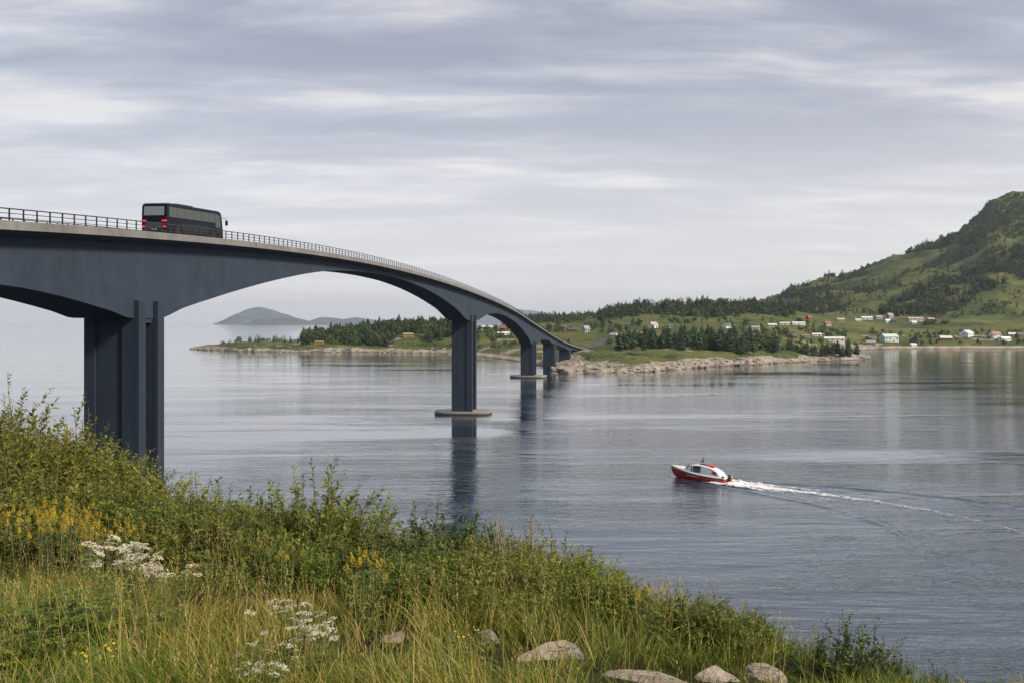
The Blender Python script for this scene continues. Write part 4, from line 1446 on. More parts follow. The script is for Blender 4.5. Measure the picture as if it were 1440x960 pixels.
M_hwin = glass_mat('house_window_glass', (.03, .035, .045), .1)
M_hdoor = plain('house_door_paint', (.12, .07, .05), .6)
M_brick = plain('chimney_brick', (.26, .14, .10), .85)
HOUSES = [   # column, foot row, width px, height px, wall, roof, yaw, flat gable?, label
    (1252, 480.5, 23, 11, 'teal', 'green', 10, 'barn', 'large pale barn with a light green roof beside the beach'),
    (1174, 481.5, 28, 8, 'white', 'pale', -8, 'long', 'long low white shed just above the wooded rocky point'),
    (1361, 473.5, 18, 9, 'white', 'white', 35, '', 'bright white gabled house standing alone above the beach'),
    (1331, 479, 17, 7, 'red', 'pale', -10, '', 'deep red house with pale roof behind the beach bushes'),
    (1401, 475.5, 14, 9.5, 'white', 'orange', 12, '', 'white house with an orange roof near the right end of the beach'),
    (1414, 480, 17, 6.5, 'white', 'white', 20, 'long', 'low white boathouse below the orange roofed house'),
    (1425, 473.5, 12, 6, 'grey', 'pale', -15, '', 'grey house with pale roof right of the orange roofed house'),
    (1436, 476.5, 11, 9, 'brown', 'brown', 8, '', 'dark brown house at the right edge of the bay village'),
    (1288, 451.8, 22, 5.6, 'pink', 'pink', 4, 'long', 'long pale pink building highest on the slope'),
    (1285.5, 455, 8, 3.5, 'white', 'white', 10, '', 'small white shed below the long pink building'),
    (1310, 451.5, 9, 4.5, 'red', 'pink', -12, '', 'small reddish house right of the long pink building'),
    (1252, 448.5, 9, 8, 'grey', 'grey', 22, '', 'tall grey house above the cluster of white houses'),
    (1249, 454, 9, 5, 'white', 'white', 15, '', 'white house with white roof in the middle of the hillside cluster'),
    (1258, 454, 8, 6, 'grey', 'slate', -20, '', 'grey house with dark roof beside the white cluster house'),
    (1219.5, 449.8, 15, 4.6, 'white', 'white', -5, 'long', 'long white house left of the hillside cluster'),
    (1236, 449, 11, 5, 'grey', 'grey', 14, '', 'grey roofed cottage between the long white house and the cluster'),
    (1207, 451.8, 8, 3.4, 'white', 'pale', 0, '', 'tiny white cottage at the left end of the upper row'),
    (1183, 452.3, 11, 5, 'pink', 'pink', -10, '', 'pink roofed house on the slope above the dark field tree'),
    (1164, 458.5, 10, 7, 'pink', 'red', 18, '', 'rosy red roofed house in the middle of the upper meadow'),
    (1138, 449.3, 8, 5, 'red', 'red', 25, '', 'small red house under the wooded foot of the hill'),
    (1123, 456.8, 18, 4, 'white', 'white', 3, 'long', 'longest white roofed shed in the upper meadow row'),
    (1104, 457.3, 14, 4, 'white', 'pale', -6, 'long', 'pale long shed second from left in the upper meadow row'),
    (1086, 460, 13, 5, 'grey', 'pale', 6, 'long', 'grey walled shed with pale roof third from the knoll'),
    (1063, 463.8, 12, 5.5, 'white', 'grey', -8, '', 'white cottage with grey roof near two dark field bushes'),
    (1023, 461.5, 14, 7, 'white', 'slate', 30, '', 'white house with a dark slate roof below the wooded knoll'),
    (942, 461.3, 6.5, 5.6, 'grey', 'slate', 10, '', 'small grey house under the trees of the knoll'),
    (919, 461.3, 12, 8.5, 'white', 'pink', 28, '', 'white house with pink roof at the foot of the wooded knoll'),
    (863.5, 475, 11, 7, 'white', 'grey', -30, '', 'white gabled house left of the shore grove'),
    (877, 480.3, 8, 5.4, 'blue', 'slate', 12, '', 'small blue grey hut at the left edge of the shore grove'),
    (906, 472.6, 20, 5.6, 'brown', 'orange', -4, 'long', 'long house with orange brown roof behind the shore grove'),
    (1028, 485.5, 12, 7, 'brown', 'grey', 8, '', 'brown hut with grey roof among the grove trees'),
    (1082, 489.5, 10, 7, 'red', 'brown', -14, '', 'dark red hut on the shore between grove and point'),
    (1114, 475.5, 13, 5.5, 'dark', 'slate', 10, '', 'dark shed with black roof in the lower meadow'),
    (1149, 472.5, 13, 4, 'white', 'white', -4, 'long', 'white long shed in the middle of the lower meadow'),
    (1133, 474.3, 12, 3.6, 'ochre', 'orange', 6, 'long', 'orange roofed low shed left of the white meadow shed'),
    (1226, 485.2, 14, 6.6, 'blue', 'grey', -18, '', 'blue grey boatshed at the left end of the beach'),
    (1284.5, 486.6, 9, 4.2, 'white', 'white', 14, '', 'tiny white boathouse right on the sand'),
    (824.5, 467.5, 9, 9.5, 'blue', 'grey', 25, '', 'tall pale blue house just beyond the bridge end'),
    (806, 467.3, 13, 6, 'brown', 'brown', -6, 'long', 'low brown house left of the tall pale blue house'),
    (792, 464, 10, 7, 'dark', 'brown', 18, '', 'dark house with brown roof seen over the end of the bridge'),
    (708, 471, 17, 4.4, 'white', 'white', 5, 'long', 'low white house seen through the second bridge arch'),
    (707.5, 466.8, 9.5, 10, 'brown', 'red', -15, '', 'tall reddish brown house behind the low white house'),
    (685, 463.4, 27, 5, 'cream', 'pale', 2, 'long', 'long cream building seen through the second bridge arch'),
    (449, 483, 12, 4, 'ochre', 'orange', 0, 'long', 'small ochre hut on the shore of the wooded headland'),
    (574, 473.5, 14, 5, 'ochre', 'ochre_', 6, 'long', 'ochre roofed hut in a clearing of the headland forest'),
]
ROOFC['ochre_'] = (.34, .26, .12)
HOUSE_SPOTS = []


def make_house(px, py, wp, hp, wall, roof, yaw, form, label):
    d, z = hit(px, py)
    w = wp / F * d
    h = hp / F * d
    ratio = {'long': .42, 'barn': .6}.get(form, .75)
    dep = max(4.0, w * ratio)
    yawr = math.radians(yaw)
    w = max(3.0, (w - dep * abs(math.sin(yawr)) * .8) / math.cos(yawr))
    rh = h * {'long': .30, 'barn': .34}.get(form, .42)
    eh = h - rh
    HOUSE_SPOTS.append((wx(px, d), d, max(w, dep) * .75))
    root = empty({'barn': 'barn', 'long': 'shed' if 'shed' in label else 'house'}.get(form, 'boathouse' if 'boat' in label else 'house'), (wx(px, d), d + dep * .3, z - .1), math.pi * 0 + yawr)
    tag(root, label, 'house' if 'house' in root.name else root.name.split('.')[0], 'houses of the village across the water')
    x, y = w / 2, dep / 2
    mw, mr = hmat('w', wall), hmat('r', roof)
    b = MB()
    b.add([(-x, -y, -1.5), (x, -y, -1.5), (x, y, -1.5), (-x, y, -1.5), (-x, -y, eh), (x, -y, eh), (x, y, eh), (-x, y, eh), (-x, 0, h - .12), (x, 0, h - .12)],
          [(0, 3, 2, 1), (0, 1, 5, 4), (2, 3, 7, 6), (1, 2, 6, 9, 5), (3, 0, 4, 8, 7)])
    b.build('wall', mw, root)
    r = MB()
    e, o = .35, .45
    t = .16
    sl = rh / y
    r.add([(-x - e, -y - o, eh - o * sl), (x + e, -y - o, eh - o * sl), (x + e, 0, h), (-x - e, 0, h), (x + e, y + o, eh - o * sl), (-x - e, y + o, eh - o * sl),
           (-x - e, -y - o, eh - o * sl + t), (x + e, -y - o, eh - o * sl + t), (x + e, 0, h + t), (-x - e, 0, h + t), (x + e, y + o, eh - o * sl + t), (-x - e, y + o, eh - o * sl + t)],
          [(0, 1, 2, 3), (3, 2, 4, 5), (6, 9, 8, 7), (9, 11, 10, 8), (0, 6, 7, 1), (5, 4, 10, 11), (0, 3, 9, 6), (3, 5, 11, 9), (1, 7, 8, 2), (2, 8, 10, 4)])
    ro = r.build('roof', mr, root)
    if form == '' and w > 6 and 'shed' not in label:
        MB().box((x * .3 - .35, -.35, h - .5), (x * .3 + .35, .35, h + 1.0)).build('chimney', M_brick, ro)
    nwin = 2 if w < 9 else (3 if w < 14 else 4)
    for k in range(nwin):
        cx_ = -x + (k + .5) * 2 * x / nwin
        if k == nwin // 2:
            MB().box((cx_ - .5, -y - .05, 0), (cx_ + .5, -y + .05, min(2.1, eh * .85))).build('door', M_hdoor, root)
        else:
            MB().box((cx_ - .6, -y - .05, eh * .42), (cx_ + .6, -y + .05, eh * .82)).build('window', M_hwin, root)
    for s in (-1, 1):
        MB().box((s * x - .05, -.6, eh * .45), (s * x + .05, .6, eh * .85)).build('window', M_hwin, root)


for a in HOUSES:
    make_house(*a)
HS = np.array(HOUSE_SPOTS)

# ----------------------------------------------------------------- trees across the water
M_con = leaf_mat('conifer_needles', [(.016, .032, .012), (.034, .058, .019), (.058, .085, .026)], .0, .75)
M_bro = leaf_mat('broadleaf_foliage', [(.034, .058, .013), (.066, .098, .021), (.110, .135, .034)], .12, .7)
M_bark = plain('bark', (.10, .075, .055), .9, var=.3, scale=2.)


def conifer(seed, tiers=12, per=9, width=.25, lean=0.0):
    width *= 1.25
    """unit-height conifer: drooping boughs as bent triangles in tiers"""
    g = np.random.default_rng(seed)
    V, Fc, T = [], [], []
    for k in range(tiers):
        f = k / (tiers - 1)
        z = .10 + .84 * f ** .93
        r0 = width * (1 - f ** 1.5) ** .8 * (1.0 if f > .12 else .8) + .012
        n = max(4, int(per * (1 - f * .55)))
        for j in range(n):
            a = 2 * math.pi * (j + g.random()) / n
            r = r0 * g.uniform(.62, 1.22)
            wd = r * g.uniform(.42, .65) + .01
            dz = -r * g.uniform(.10, .5)
            zz0 = z + g.uniform(-.025, .025)
            c, s = math.cos(a), math.sin(a)
            b = len(V)
            m = .58
            V += [(lean * z, 0, zz0 + .045), (c * r * m - s * wd * .5 + lean * z, s * r * m + c * wd * .5, zz0 + dz * .45), (c * r + lean * z, s * r, zz0 + dz),
                  (c * r * m + s * wd * .5 + lean * z, s * r * m - c * wd * .5, zz0 + dz * .45), (c * r * m * .8 + lean * z, s * r * m * .8, zz0 + dz * .4 - .05)]
            Fc += [(b, b + 1, b + 2), (b, b + 2, b + 3), (b + 1, b + 4, b + 2), (b + 4, b + 3, b + 2)]
            t = g.uniform(0, 1)
            T += [t] * 5
    b = len(V)
    V += [(-.012 + lean, 0, .92), (.012 + lean, 0, .92), (lean, .012, .92), (lean, 0, .975)]
    Fc += [(b, b + 1, b + 3), (b + 1, b + 2, b + 3), (b + 2, b, b + 3)]
    T += [.6] * 4
    return np.array(V), np.array(Fc), np.array(T)


def bushy(seed, n=230, flat=.8, size=.15):
    """unit-height broadleaf crown: leaf clumps through several uneven lobes"""
    g = np.random.default_rng(seed)
    lobes = [(g.uniform(-.25, .25), g.uniform(-.25, .25), g.uniform(.30, .78), g.uniform(.16, .28)) for _ in range(8)]
    V, Fc, T = [], [], []
    for i in range(n):
        lx, ly, lz, lr = lobes[g.integers(len(lobes))]
        d = g.normal(size=3)
        d /= np.linalg.norm(d)
        p = np.array([lx, ly, lz]) + d * lr * g.uniform(.55, 1.05) * np.array([1.15, 1.15, .9])
        p[2] = max(p[2], .06)
        nn = d + g.normal(size=3) * .45
        nn /= np.linalg.norm(nn)
        a = np.cross(nn, g.normal(size=3))
        a /= np.linalg.norm(a)
        bb = np.cross(nn, a)
        s = size * g.uniform(.45, 1.0)
        k = len(V)
        for q in range(5):
            w = 2 * math.pi * q / 5 + g.uniform(-.3, .3)
            V.append(tuple(p + (a * math.cos(w) + bb * math.sin(w)) * s * g.uniform(.55, 1.0) * .6))
        Fc += [(k, k + 1, k + 2), (k, k + 2, k + 3), (k, k + 3, k + 4)]
        T += [g.uniform(0, 1)] * 5
    V = np.array(V)
    V[:, 2] *= 1 / V[:, 2].max()
    return V, np.array(Fc), np.array(T)


CON = [conifer(100 + i, 13 + i % 3, 9, (.25, .20, .29, .23, .27)[i], (.0, .02, -.02, .0, .03)[i]) for i in range(5)]
BRO = [bushy(200 + i) for i in range(5)]
CONL = [conifer(300 + i, 9, 6, (.26, .22, .29, .24, .3)[i]) for i in range(5)]
BROL = [bushy(400 + i, 90, .8, .26) for i in range(5)]


def in_poly(x, y, poly):
    poly = np.array(poly, float)
    ins = np.zeros(len(x), bool)
    j = len(poly) - 1
    for i in range(len(poly)):
        xi, yi, xj, yj = *poly[i], *poly[j]
        c = ((yi > y) != (yj > y)) & (x < (xj - xi) * (y - yi) / (yj - yi + 1e-12) + xi)
        ins ^= c
        j = i
    return ins


ZONES = [  # name, px range, D range, count, kind mix (share of conifers), height range, clumping, image polygon or None, label, group
    ('headland', (425, 640), (893, 1060), 620, .5, (8, 14), .35, None,
     'tree of the dense wood on the low headland behind the middle pier', 'trees of the headland wood'),
    ('headland_tip', (305, 470), (925, 1010), 60, .7, (4, 8), .4, None,
     'small tree on the bare rocky tip of the headland at the far left', 'small trees on the headland tip'),
    ('arch', (655, 738), (770, 1250), 120, .3, (4, 9), .45, None,
     'green tree or bush on the low shore behind the second arch', 'trees seen through the second arch'),
    ('bridge_end', (770, 872), (690, 1050), 44, .55, (5, 10), .5, None,
     'tree on the meadow just beyond the landfall of the bridge', 'trees beyond the bridge end'),
    ('grove', (868, 1092), (640, 775), 150, .72, (8.5, 14), .30, None,
     'dark conifer of the grove right behind the pale rocky shore', 'conifers of the shore grove'),
    ('point', (1098, 1206), (683, 735), 52, .92, (6.5, 10), .1, None,
     'dark conifer of the row on the low rocky point in front of the bay', 'conifers on the rocky point'),
    ('knoll', (842, 1118), (1120, 1430), 640, .6, (8, 15), .33, None,
     'conifer of the wood covering the knoll left of the big hill', 'trees of the knoll wood'),
    ('saddle', (738, 862), (1280, 1750), 230, .6, (9, 15), .25, None,
     'conifer of the distant wood above the end of the bridge', 'trees of the distant wood'),
    ('meadow', (865, 1300), (780, 1240), 330, .3, (3, 8), .55, None,
     'small tree or bush standing in the meadows between the village houses', 'trees in the village meadows'),
    ('bay', (1300, 1448), (1004, 1100), 46, .3, (4, 9), .4, None,
     'round bush or small tree behind the sandy beach of the bay', 'bushes behind the beach'),
    ('hedge', (1290, 1448), (1085, 1230), 90, .2, (3, 7), .5, [(1285, 468), (1300, 456), (1370, 456), (1375, 468), (1400, 462), (1448, 462), (1448, 472), (1385, 472), (1370, 470)],
     'bush of the hedges on the slope above the white gabled house', 'hedges above the bay'),
    ('hill_crest', (1090, 1340), (1450, 2060), 600, .6, (7, 14), .35, [(1090, 422), (1130, 392), (1200, 370), (1250, 352), (1335, 322), (1350, 348), (1265, 374), (1195, 396), (1150, 416)],
     'conifer on the wooded crest of the hill', 'trees on the hill crest'),
    ('hill_top', (1290, 1470), (1600, 2080), 800, .4, (5, 11), .42, [(1330, 330), (1375, 295), (1400, 268), (1470, 255), (1470, 330), (1410, 350), (1340, 372), (1285, 384), (1315, 350)],
     'tree on the steep dark top of the hill', 'trees on the hill top'),
    ('hill_foot', (1080, 1215), (1240, 1600), 200, .85, (8, 15), .35, [(1075, 430), (1160, 412), (1205, 420), (1190, 438), (1120, 444), (1080, 442)],
     'conifer at the foot of the hill between knoll and village', 'trees at the hill foot'),
    ('hill_row', (1190, 1275), (1400, 1800), 60, .8, (7, 12), .2, [(1195, 408), (1262, 392), (1268, 402), (1205, 418)],
     'conifer of the short row across the open hillside', 'trees of the hillside row'),
    ('hill_band', (1235, 1470), (1250, 1950), 620, .75, (9, 16), .34, [(1236, 438), (1300, 402), (1360, 385), (1400, 360), (1470, 335), (1470, 395), (1405, 402), (1375, 420), (1335, 442), (1290, 444), (1245, 446)],
     'dark conifer of the slanting wood across the hillside above the village', 'trees of the slanting hillside wood'),
    ('hill_scrub', (1110, 1470), (1240, 1960), 1600, .2, (2.5, 7), .40, None,
     'low bush on the open hillside', 'bushes on the hillside'),
    ('hill_scatter', (1160, 1470), (1250, 1850), 90, .7, (6, 12), .0, None,
     'lone tree on the open grassy hillside', 'lone trees on the hillside'),
]


def make_far_trees():
    cand = []
    for zi, (name, pr, dr, cnt, share, hr, clump, poly, label, group) in enumerate(ZONES):
        got = 0
        tries = 0
        while got < cnt and tries < 60:
            tries += 1
            n = 600
            px = rng.uniform(*pr, n)
            d = np.sqrt(rng.uniform(dr[0] ** 2, dr[1] ** 2, n))
            z = ground(px, d)
            x = (px - CX) / F * d
            ok = z > 2.2
            if name == 'point': ok &= (z > 2.2)
            if clump > 0:
                nz = fbm(x, d, 45 if d.mean() < 1150 else 75, 3) * .5 + .5
                ok &= nz > clump
            if poly is not None:
                yy_ = HZ + (CAMH - z) / d * F
                ok &= in_poly(px, yy_, poly)
            if name == 'bridge_end':
                ok &= np.abs(x - br_x(np.minimum(d, 760))) > 9
            for x0, y0, r0 in HS:
                ok &= ~((np.abs(x - x0) < r0 + 2) & (d > y0 - 26) & (d < y0 + r0 + 3))
            for i in np.nonzero(ok)[0]:
                if got >= cnt: break
                h = rng.uniform(*hr) * (.8 + .4 * rng.random())
                con = rng.random() < share
                if not con: h *= .72
                if name == 'meadow' and rng.random() < .3: h *= 1.3
                cand.append((zi, x[i], d[i], z[i] - .15, h, con))
                got += 1
    # the shore bushes beside the abutment
    out = {}
    for con in (True, False):
        lst = sorted([c for c in cand if c[5] == con], key=lambda c: -c[4] / c[2])
        out[con] = (lst[:295 if con else 240], lst[295 if con else 240:])
    trunk = MB().tube([(0, 0, -.08), (0, 0, .35), (0, 0, .7)], [.026, .018, .008], 6).build('trunk', M_bark)
    trunk_me = trunk.data
    bpy.data.objects.remove(trunk)
    for con in (True, False):
        protos = [np_mesh('crown', V, Fc, M_con if con else M_bro, attrs={'tint': T}) for V, Fc, T in (CON if con else BRO)]
        nm = 'conifer' if con else 'broadleaf_tree'
        for zi, x, y, z, h, _c in out[con][0]:
            name, label, group = ZONES[zi][0], ZONES[zi][8], ZONES[zi][9]
            if con:
                label = label.replace('tree of the dense', 'conifer of the dense').replace('green tree or bush', 'dark conifer').replace('small tree or bush', 'dark conifer').replace('round bush or small tree', 'dark conifer') \
                    .replace('bush of the hedges', 'conifer among the hedges').replace('small tree on', 'small conifer on').replace('tree on the meadow', 'conifer on the meadow').replace('lone tree', 'lone conifer').replace('tree on the steep', 'conifer on the steep')
            else:
                label = label.replace('dark conifer', 'green broadleaf tree').replace('conifer', 'rounder broadleaf tree').replace('tree of the dense', 'broadleaf tree of the dense').replace('green tree or bush', 'green bush').replace('small tree or bush', 'rounded bush').replace('round bush or small tree', 'round bush')
            r = empty(nm, (x, y, z), rng.uniform(0, 6.28))
            tag(r, label, 'conifer' if con else 'tree', group + (', conifers' if con else ', broadleaf'))
            r.scale = (h * rng.uniform(.85, 1.25), h * rng.uniform(.85, 1.25), h)
            link(bpy.data.objects.new('crown', protos[rng.integers(5)]), r)
            link(bpy.data.objects.new('trunk', trunk_me), r)
    # the rest of each wood reads as one mass
    for zi, zn in enumerate(ZONES):
        Vs, Fs, Ts = {True: [], False: []}, {True: [], False: []}, {True: [], False: []}
        any_ = False
        for con in (True, False):
            b = 0
            for _z, x, y, z, h, _c in out[con][1]:
                if _z != zi: continue
                V, Fc, T = (CONL if con else BROL)[rng.integers(5)]
                a = rng.uniform(0, 6.28)
                ca, sa = math.cos(a), math.sin(a)
                wd = h * rng.uniform(.85, 1.25)
                P = np.stack([(V[:, 0] * ca - V[:, 1] * sa) * wd + x, (V[:, 0] * sa + V[:, 1] * ca) * wd + y, V[:, 2] * h + z], -1)
                Vs[con].append(P)
                Fs[con].append(Fc + b)
                Ts[con].append(np.clip(T * .7 + rng.uniform(0, .3), 0, 1))
                b += len(V)
        allV, allF, mi, tint = [], [], [], []
        off = 0
        for con in (True, False):
            if Vs[con]:
                allV += Vs[con]
                f = np.concatenate(Fs[con]) + off
                allF.append(f)
                mi += [0 if con else 1] * len(f)
                tint += Ts[con]
                off += sum(len(v) for v in Vs[con])
        if allV:
            o = np_obj('forest', np.concatenate(allV), allF, [M_con, M_bro], attrs={'tint': np.concatenate(tint)}, mat_idx=mi)
            txt = {'headland': 'dense mixed wood on the low headland', 'knoll': 'dark wood covering the knoll', 'saddle': 'distant wood above the bridge end', 'hill_crest': 'wood along the hill crest',
                   'hill_top': 'dark scrubby wood on the hill top', 'hill_band': 'slanting dark wood across the hillside', 'hill_foot': 'wood at the foot of the hill'}.get(zn[0], 'scattered far trees, ' + zn[9])
            tag(o, txt, 'forest', kind='stuff')


make_far_trees()

# ----------------------------------------------------------------- rocks of the far shore
def rock_mesh(seed, flat=.5, sub=3, slab=.25, mat=None, rough=.09, cut=(.52, .88)):
    g = np.random.default_rng(seed)
    bm = bmesh.new()
    bmesh.ops.create_icosphere(bm, subdivisions=sub, radius=1)
    V = np.array([v.co for v in bm.verts])
    Fc = np.array([[v.index for v in f.verts] for f in bm.faces])
    bm.free()
    # cut by random planes for blocky facets
    for _ in range(11):
        n = g.normal(size=3)
        n /= np.linalg.norm(n)
        dd = g.uniform(*cut)
        t = V @ n
        V = V - np.where(t > dd, (t - dd) * .93, 0)[:, None] * n
    o = g.uniform(0, 99)
    nz = fbm(V[:, 0] + V[:, 2] * .7 + o, V[:, 1] - V[:, 2] * .6, .7, 4)
    V = V * (1 + nz * rough)[:, None]
    bed = np.abs(fbm((V[:, 0] * .3 + V[:, 2] * 2.6) + o, V[:, 1] * .4, .5, 3))
    V = V * (1 - .07 * np.clip(1 - bed * 5, 0, 1))[:, None]
    V[:, 2] *= flat
    return np_mesh('boulder', V, Fc, mat, smooth=False)


def rock_mat(name, scale=1.0, dark=1.0):
    m, nt, p, out = new_mat(name)
    pos = wpos(nt)
    n1 = noise(nt, 1.1 * scale, 6, .62, pos, .3)
    n2 = noise(nt, 7 * scale, 5, .65, pos)
    n3 = noise(nt, 2.6 * scale, 4, .6, wpos(nt, (1, 1, 3.2)), .8)
    f = mth(nt, 'ADD', mth(nt, 'MULTIPLY', n1, .4), mth(nt, 'ADD', mth(nt, 'MULTIPLY', n2, .3), mth(nt, 'MULTIPLY', n3, .3)))
    c = ramp(nt, f, [(.34, (.09, .075, .06)), (.45, (.24, .20, .16)), (.56, (.36, .31, .25)), (.68, (.44, .40, .34))])
    lich = ramp(nt, noise(nt, 3.3 * scale, 5, .7, pos), [(.60, 0.0), (.68, 1.0)])
    c = mix(nt, mth(nt, 'MULTIPLY', lich, .6), c, (.13, .13, .07))
    vo = N(nt, 'ShaderNodeTexVoronoi', feature='DISTANCE_TO_EDGE')
    vo.inputs['Scale'].default_value = .95 * scale
    dn = N(nt, 'ShaderNodeVectorMath', operation='ADD')
    nt.links.new(wpos(nt, (1, 1.6, 2.4)), dn.inputs[0])
    nq = N(nt, 'ShaderNodeTexNoise')
    nq.inputs['Scale'].default_value = 1.5 * scale
    nt.links.new(nq.outputs['Color'], dn.inputs[1])
    nt.links.new(dn.outputs[0], vo.inputs['Vector'])
    crk = ramp(nt, vo.outputs['Distance'], [(.0, 1.0), (.02, 0.0)])
    c = mix(nt, mth(nt, 'MULTIPLY', crk, .45), c, (.05, .042, .034))
    f = mth(nt, 'SUBTRACT', f, mth(nt, 'MULTIPLY', crk, .2))
    if dark != 1.0:
        c = mix(nt, 1.0, c, (dark, dark * .95, dark * .9), 'MULTIPLY')
    nt.links.new(c, p.inputs['Base Color'])
    p.inputs['Roughness'].default_value = .88
    nt.links.new(bump(nt, f, .2 / scale, 1.0), p.inputs['Normal'])
    return m


def make_shore_rocks():
    M = rock_mat('shore_rock', .35)
    protos = [rock_mesh(700 + i, (.42, .5, .36, .6, .45)[i], 2, mat=M) for i in range(5)]
    k = 0
    for (a, b, n, big, label, group) in (
            (775, 1080, 110, (1.2, 4.2), 'pale rock slab on the far shore in front of the grove', 'rocks of the grove shore'),
            (1080, 1228, 56, (1.2, 4.6), 'pale rock of the low point reaching into the bay', 'rocks of the point'),
            (268, 640, 70, (1.0, 3.6), 'dark weathered rock along the waterline of the headland', 'rocks of the headland'),
            (722, 775, 12, (.8, 2.4), 'dark rock at the water behind the smaller bridge piers', 'rocks behind the bridge piers')):
        got = 0
        for _ in range(6000):
            if got >= n: break
            px = rng.uniform(a, b)
            d = rng.uniform(480, 960)
            z = float(ground(px, d))
            if not (-.4 < z < (3.8 if rng.random() < .35 else 1.3)): continue
            zf = float(ground(px, d - 14))
            if zf > z - .3: continue
            x = wx(px, d)
            if abs(x - float(br_x(min(d, 760)))) < 8: continue
            s = rng.uniform(big[0], big[1]) * (1 if rng.random() < .3 else .6)
            o = link(bpy.data.objects.new('boulder', protos[k % 5]))
            k += 1
            o.location = (x, d, z - .1 * s)
            o.rotation_euler = (rng.uniform(-.2, .2), rng.uniform(-.2, .2), rng.uniform(0, 6.28))
            o.scale = (s * rng.uniform(.9, 1.6), s * rng.uniform(.7, 1.1), s * rng.uniform(.6, 1.0))
            tag(o, label, 'rock', group)
            got += 1


make_shore_rocks()

# ----------------------------------------------------------------- the near bank
BR = np.array([(-60, 32), (-30, 23.5), (-18, 19.3), (-8.2, 16.0), (-5.2, 14.3), (-2.5, 12.6), (-.65, 11.2), (.8, 9.8), (1.8, 8.4), (2.7, 7.0), (3.25, 6.1), (4.6, 4), (8, -1), (15, -12), (24, -40)], float)


def brink(x, y):
    """signed distance beyond the edge of the bank (positive = seaward)"""
    x, y = np.asarray(x, float), np.asarray(y, float)
    best = np.full(x.shape, 1e9)
    sgn = np.zeros(x.shape)
    for (x0, y0), (x1, y1) in zip(BR[:-1], BR[1:]):
        dx, dy = x1 - x0, y1 - y0
        L2 = dx * dx + dy * dy
        t = np.clip(((x - x0) * dx + (y - y0) * dy) / L2, 0, 1)
        qx, qy = x - x0 - t * dx, y - y0 - t * dy
        d = np.hypot(qx, qy)
        s = np.sign(dx * qy - dy * qx)
        m = d < best
        best = np.where(m, d, best)
        sgn = np.where(m, s, sgn)
    return best * sgn


def gnd(x, y, detail=True):
    x, y = np.asarray(x, float), np.asarray(y, float)
    d = brink(x, y)
    z = 24.6 - .13 * np.maximum(y, 0) + .04 * np.maximum(-y, 0) * 0 - .02 * np.minimum(y, 0)
    z = np.where(y > 14, 24.6 - .13 * 14 - .05 * (y - 14), z)
    k = .7
    z = z - .82 * (np.logaddexp(0, (d - .5) / k) * k)
    if detail:
        z = z + fbm(x, y, 2.6, 4) * .07
    return z


def make_bank():
    xs = np.concatenate([np.arange(-75, -14, 1.5), np.arange(-14, 9, .2), np.arange(9, 72, 1.5)])
    ys = np.concatenate([np.arange(-45, 0, 1.5), np.arange(0, 18, .2), np.arange(18, 78, 1.5)])
    X, Y = np.meshgrid(xs, ys)
    Z = np.maximum(gnd(X, Y), -4)
    idx = np.arange(X.size).reshape(X.shape)
    Q = np.stack([idx[:-1, :-1], idx[:-1, 1:], idx[1:, 1:], idx[1:, :-1]], -1).reshape(-1, 4)
    Q = Q[Z.ravel()[Q].max(1) > -3.9]
    m, nt, p, out = new_mat('bank_soil')
    n1 = noise(nt, 2.2, 6, .65, wpos(nt))
    nt.links.new(ramp(nt, n1, [(.35, (.018, .020, .008)), (.5, (.040, .044, .015)), (.65, (.075, .068, .028))]), p.inputs['Base Color'])
    p.inputs['Roughness'].default_value = .95
    p.inputs['Specular IOR Level'].default_value = .05
    nt.links.new(bump(nt, noise(nt, 14, 5, .7, wpos(nt)), .05), p.inputs['Normal'])
    o = np_obj('ground', np.stack([X, Y, Z], -1).reshape(-1, 3), Q, m, smooth=True)
    tag(o, 'grassy bank sloping down to the water in the foreground', kind='structure')


make_bank()


def gpos(px, d):
    x = wx(px, d)
    return x, d, float(gnd(np.array(x), np.array(float(d))))


# ---- leaves and stems -------------------------------------------------------------
class Leaves:
    def __init__(self):
        self.V, self.F, self.T = [], [], []
        self.n = 0

    def add(self, P, D, U, L, Wd, T, fold=.25, curl=.2):
        """arrays: base P (n,3), direction D, up U (both unit), length, width, tint; six-point leaf blades"""
        S = np.cross(D, U)
        S /= np.linalg.norm(S, axis=1, keepdims=True) + 1e-9
        U = np.cross(S, D)
        L, Wd = np.asarray(L)[:, None], np.asarray(Wd)[:, None]
        m1 = P + D * L * .38 + S * Wd * .5 + U * Wd * fold
        m2 = P + D * L * .38 - S * Wd * .5 + U * Wd * fold
        c = P + D * L * .42
        tip = P + D * L - U * L * curl
        q1 = P + D * L * .75 + S * Wd * .32 + U * (Wd * fold * .6 - L * curl * .5)
        q2 = P + D * L * .75 - S * Wd * .32 + U * (Wd * fold * .6 - L * curl * .5)
        V = np.stack([P, m1, q1, tip, q2, m2, c], 1)
        n = len(P)
        b = self.n + np.arange(n)[:, None] * 7
        self.F.append(np.concatenate([b + np.array([[0, 6, 1]]), b + np.array([[0, 5, 6]])]))
        self.Q = getattr(self, 'Q', [])
        self.Q.append(np.concatenate([b + np.array([[1, 6, 3, 2]]), b + np.array([[6, 5, 4, 3]])]))
        self.V.append(V.reshape(-1, 3))
        self.T.append(np.repeat(np.asarray(T), 7))
        self.n += n * 7

    def mesh(self, name, mat):
        return np_mesh(name, np.concatenate(self.V), [np.concatenate(self.F), np.concatenate(self.Q)], mat, attrs={'tint': np.clip(np.concatenate(self.T), 0, 1)}, smooth=True)


def unit(v):
    return v / (np.linalg.norm(v, axis=-1, keepdims=True) + 1e-9)


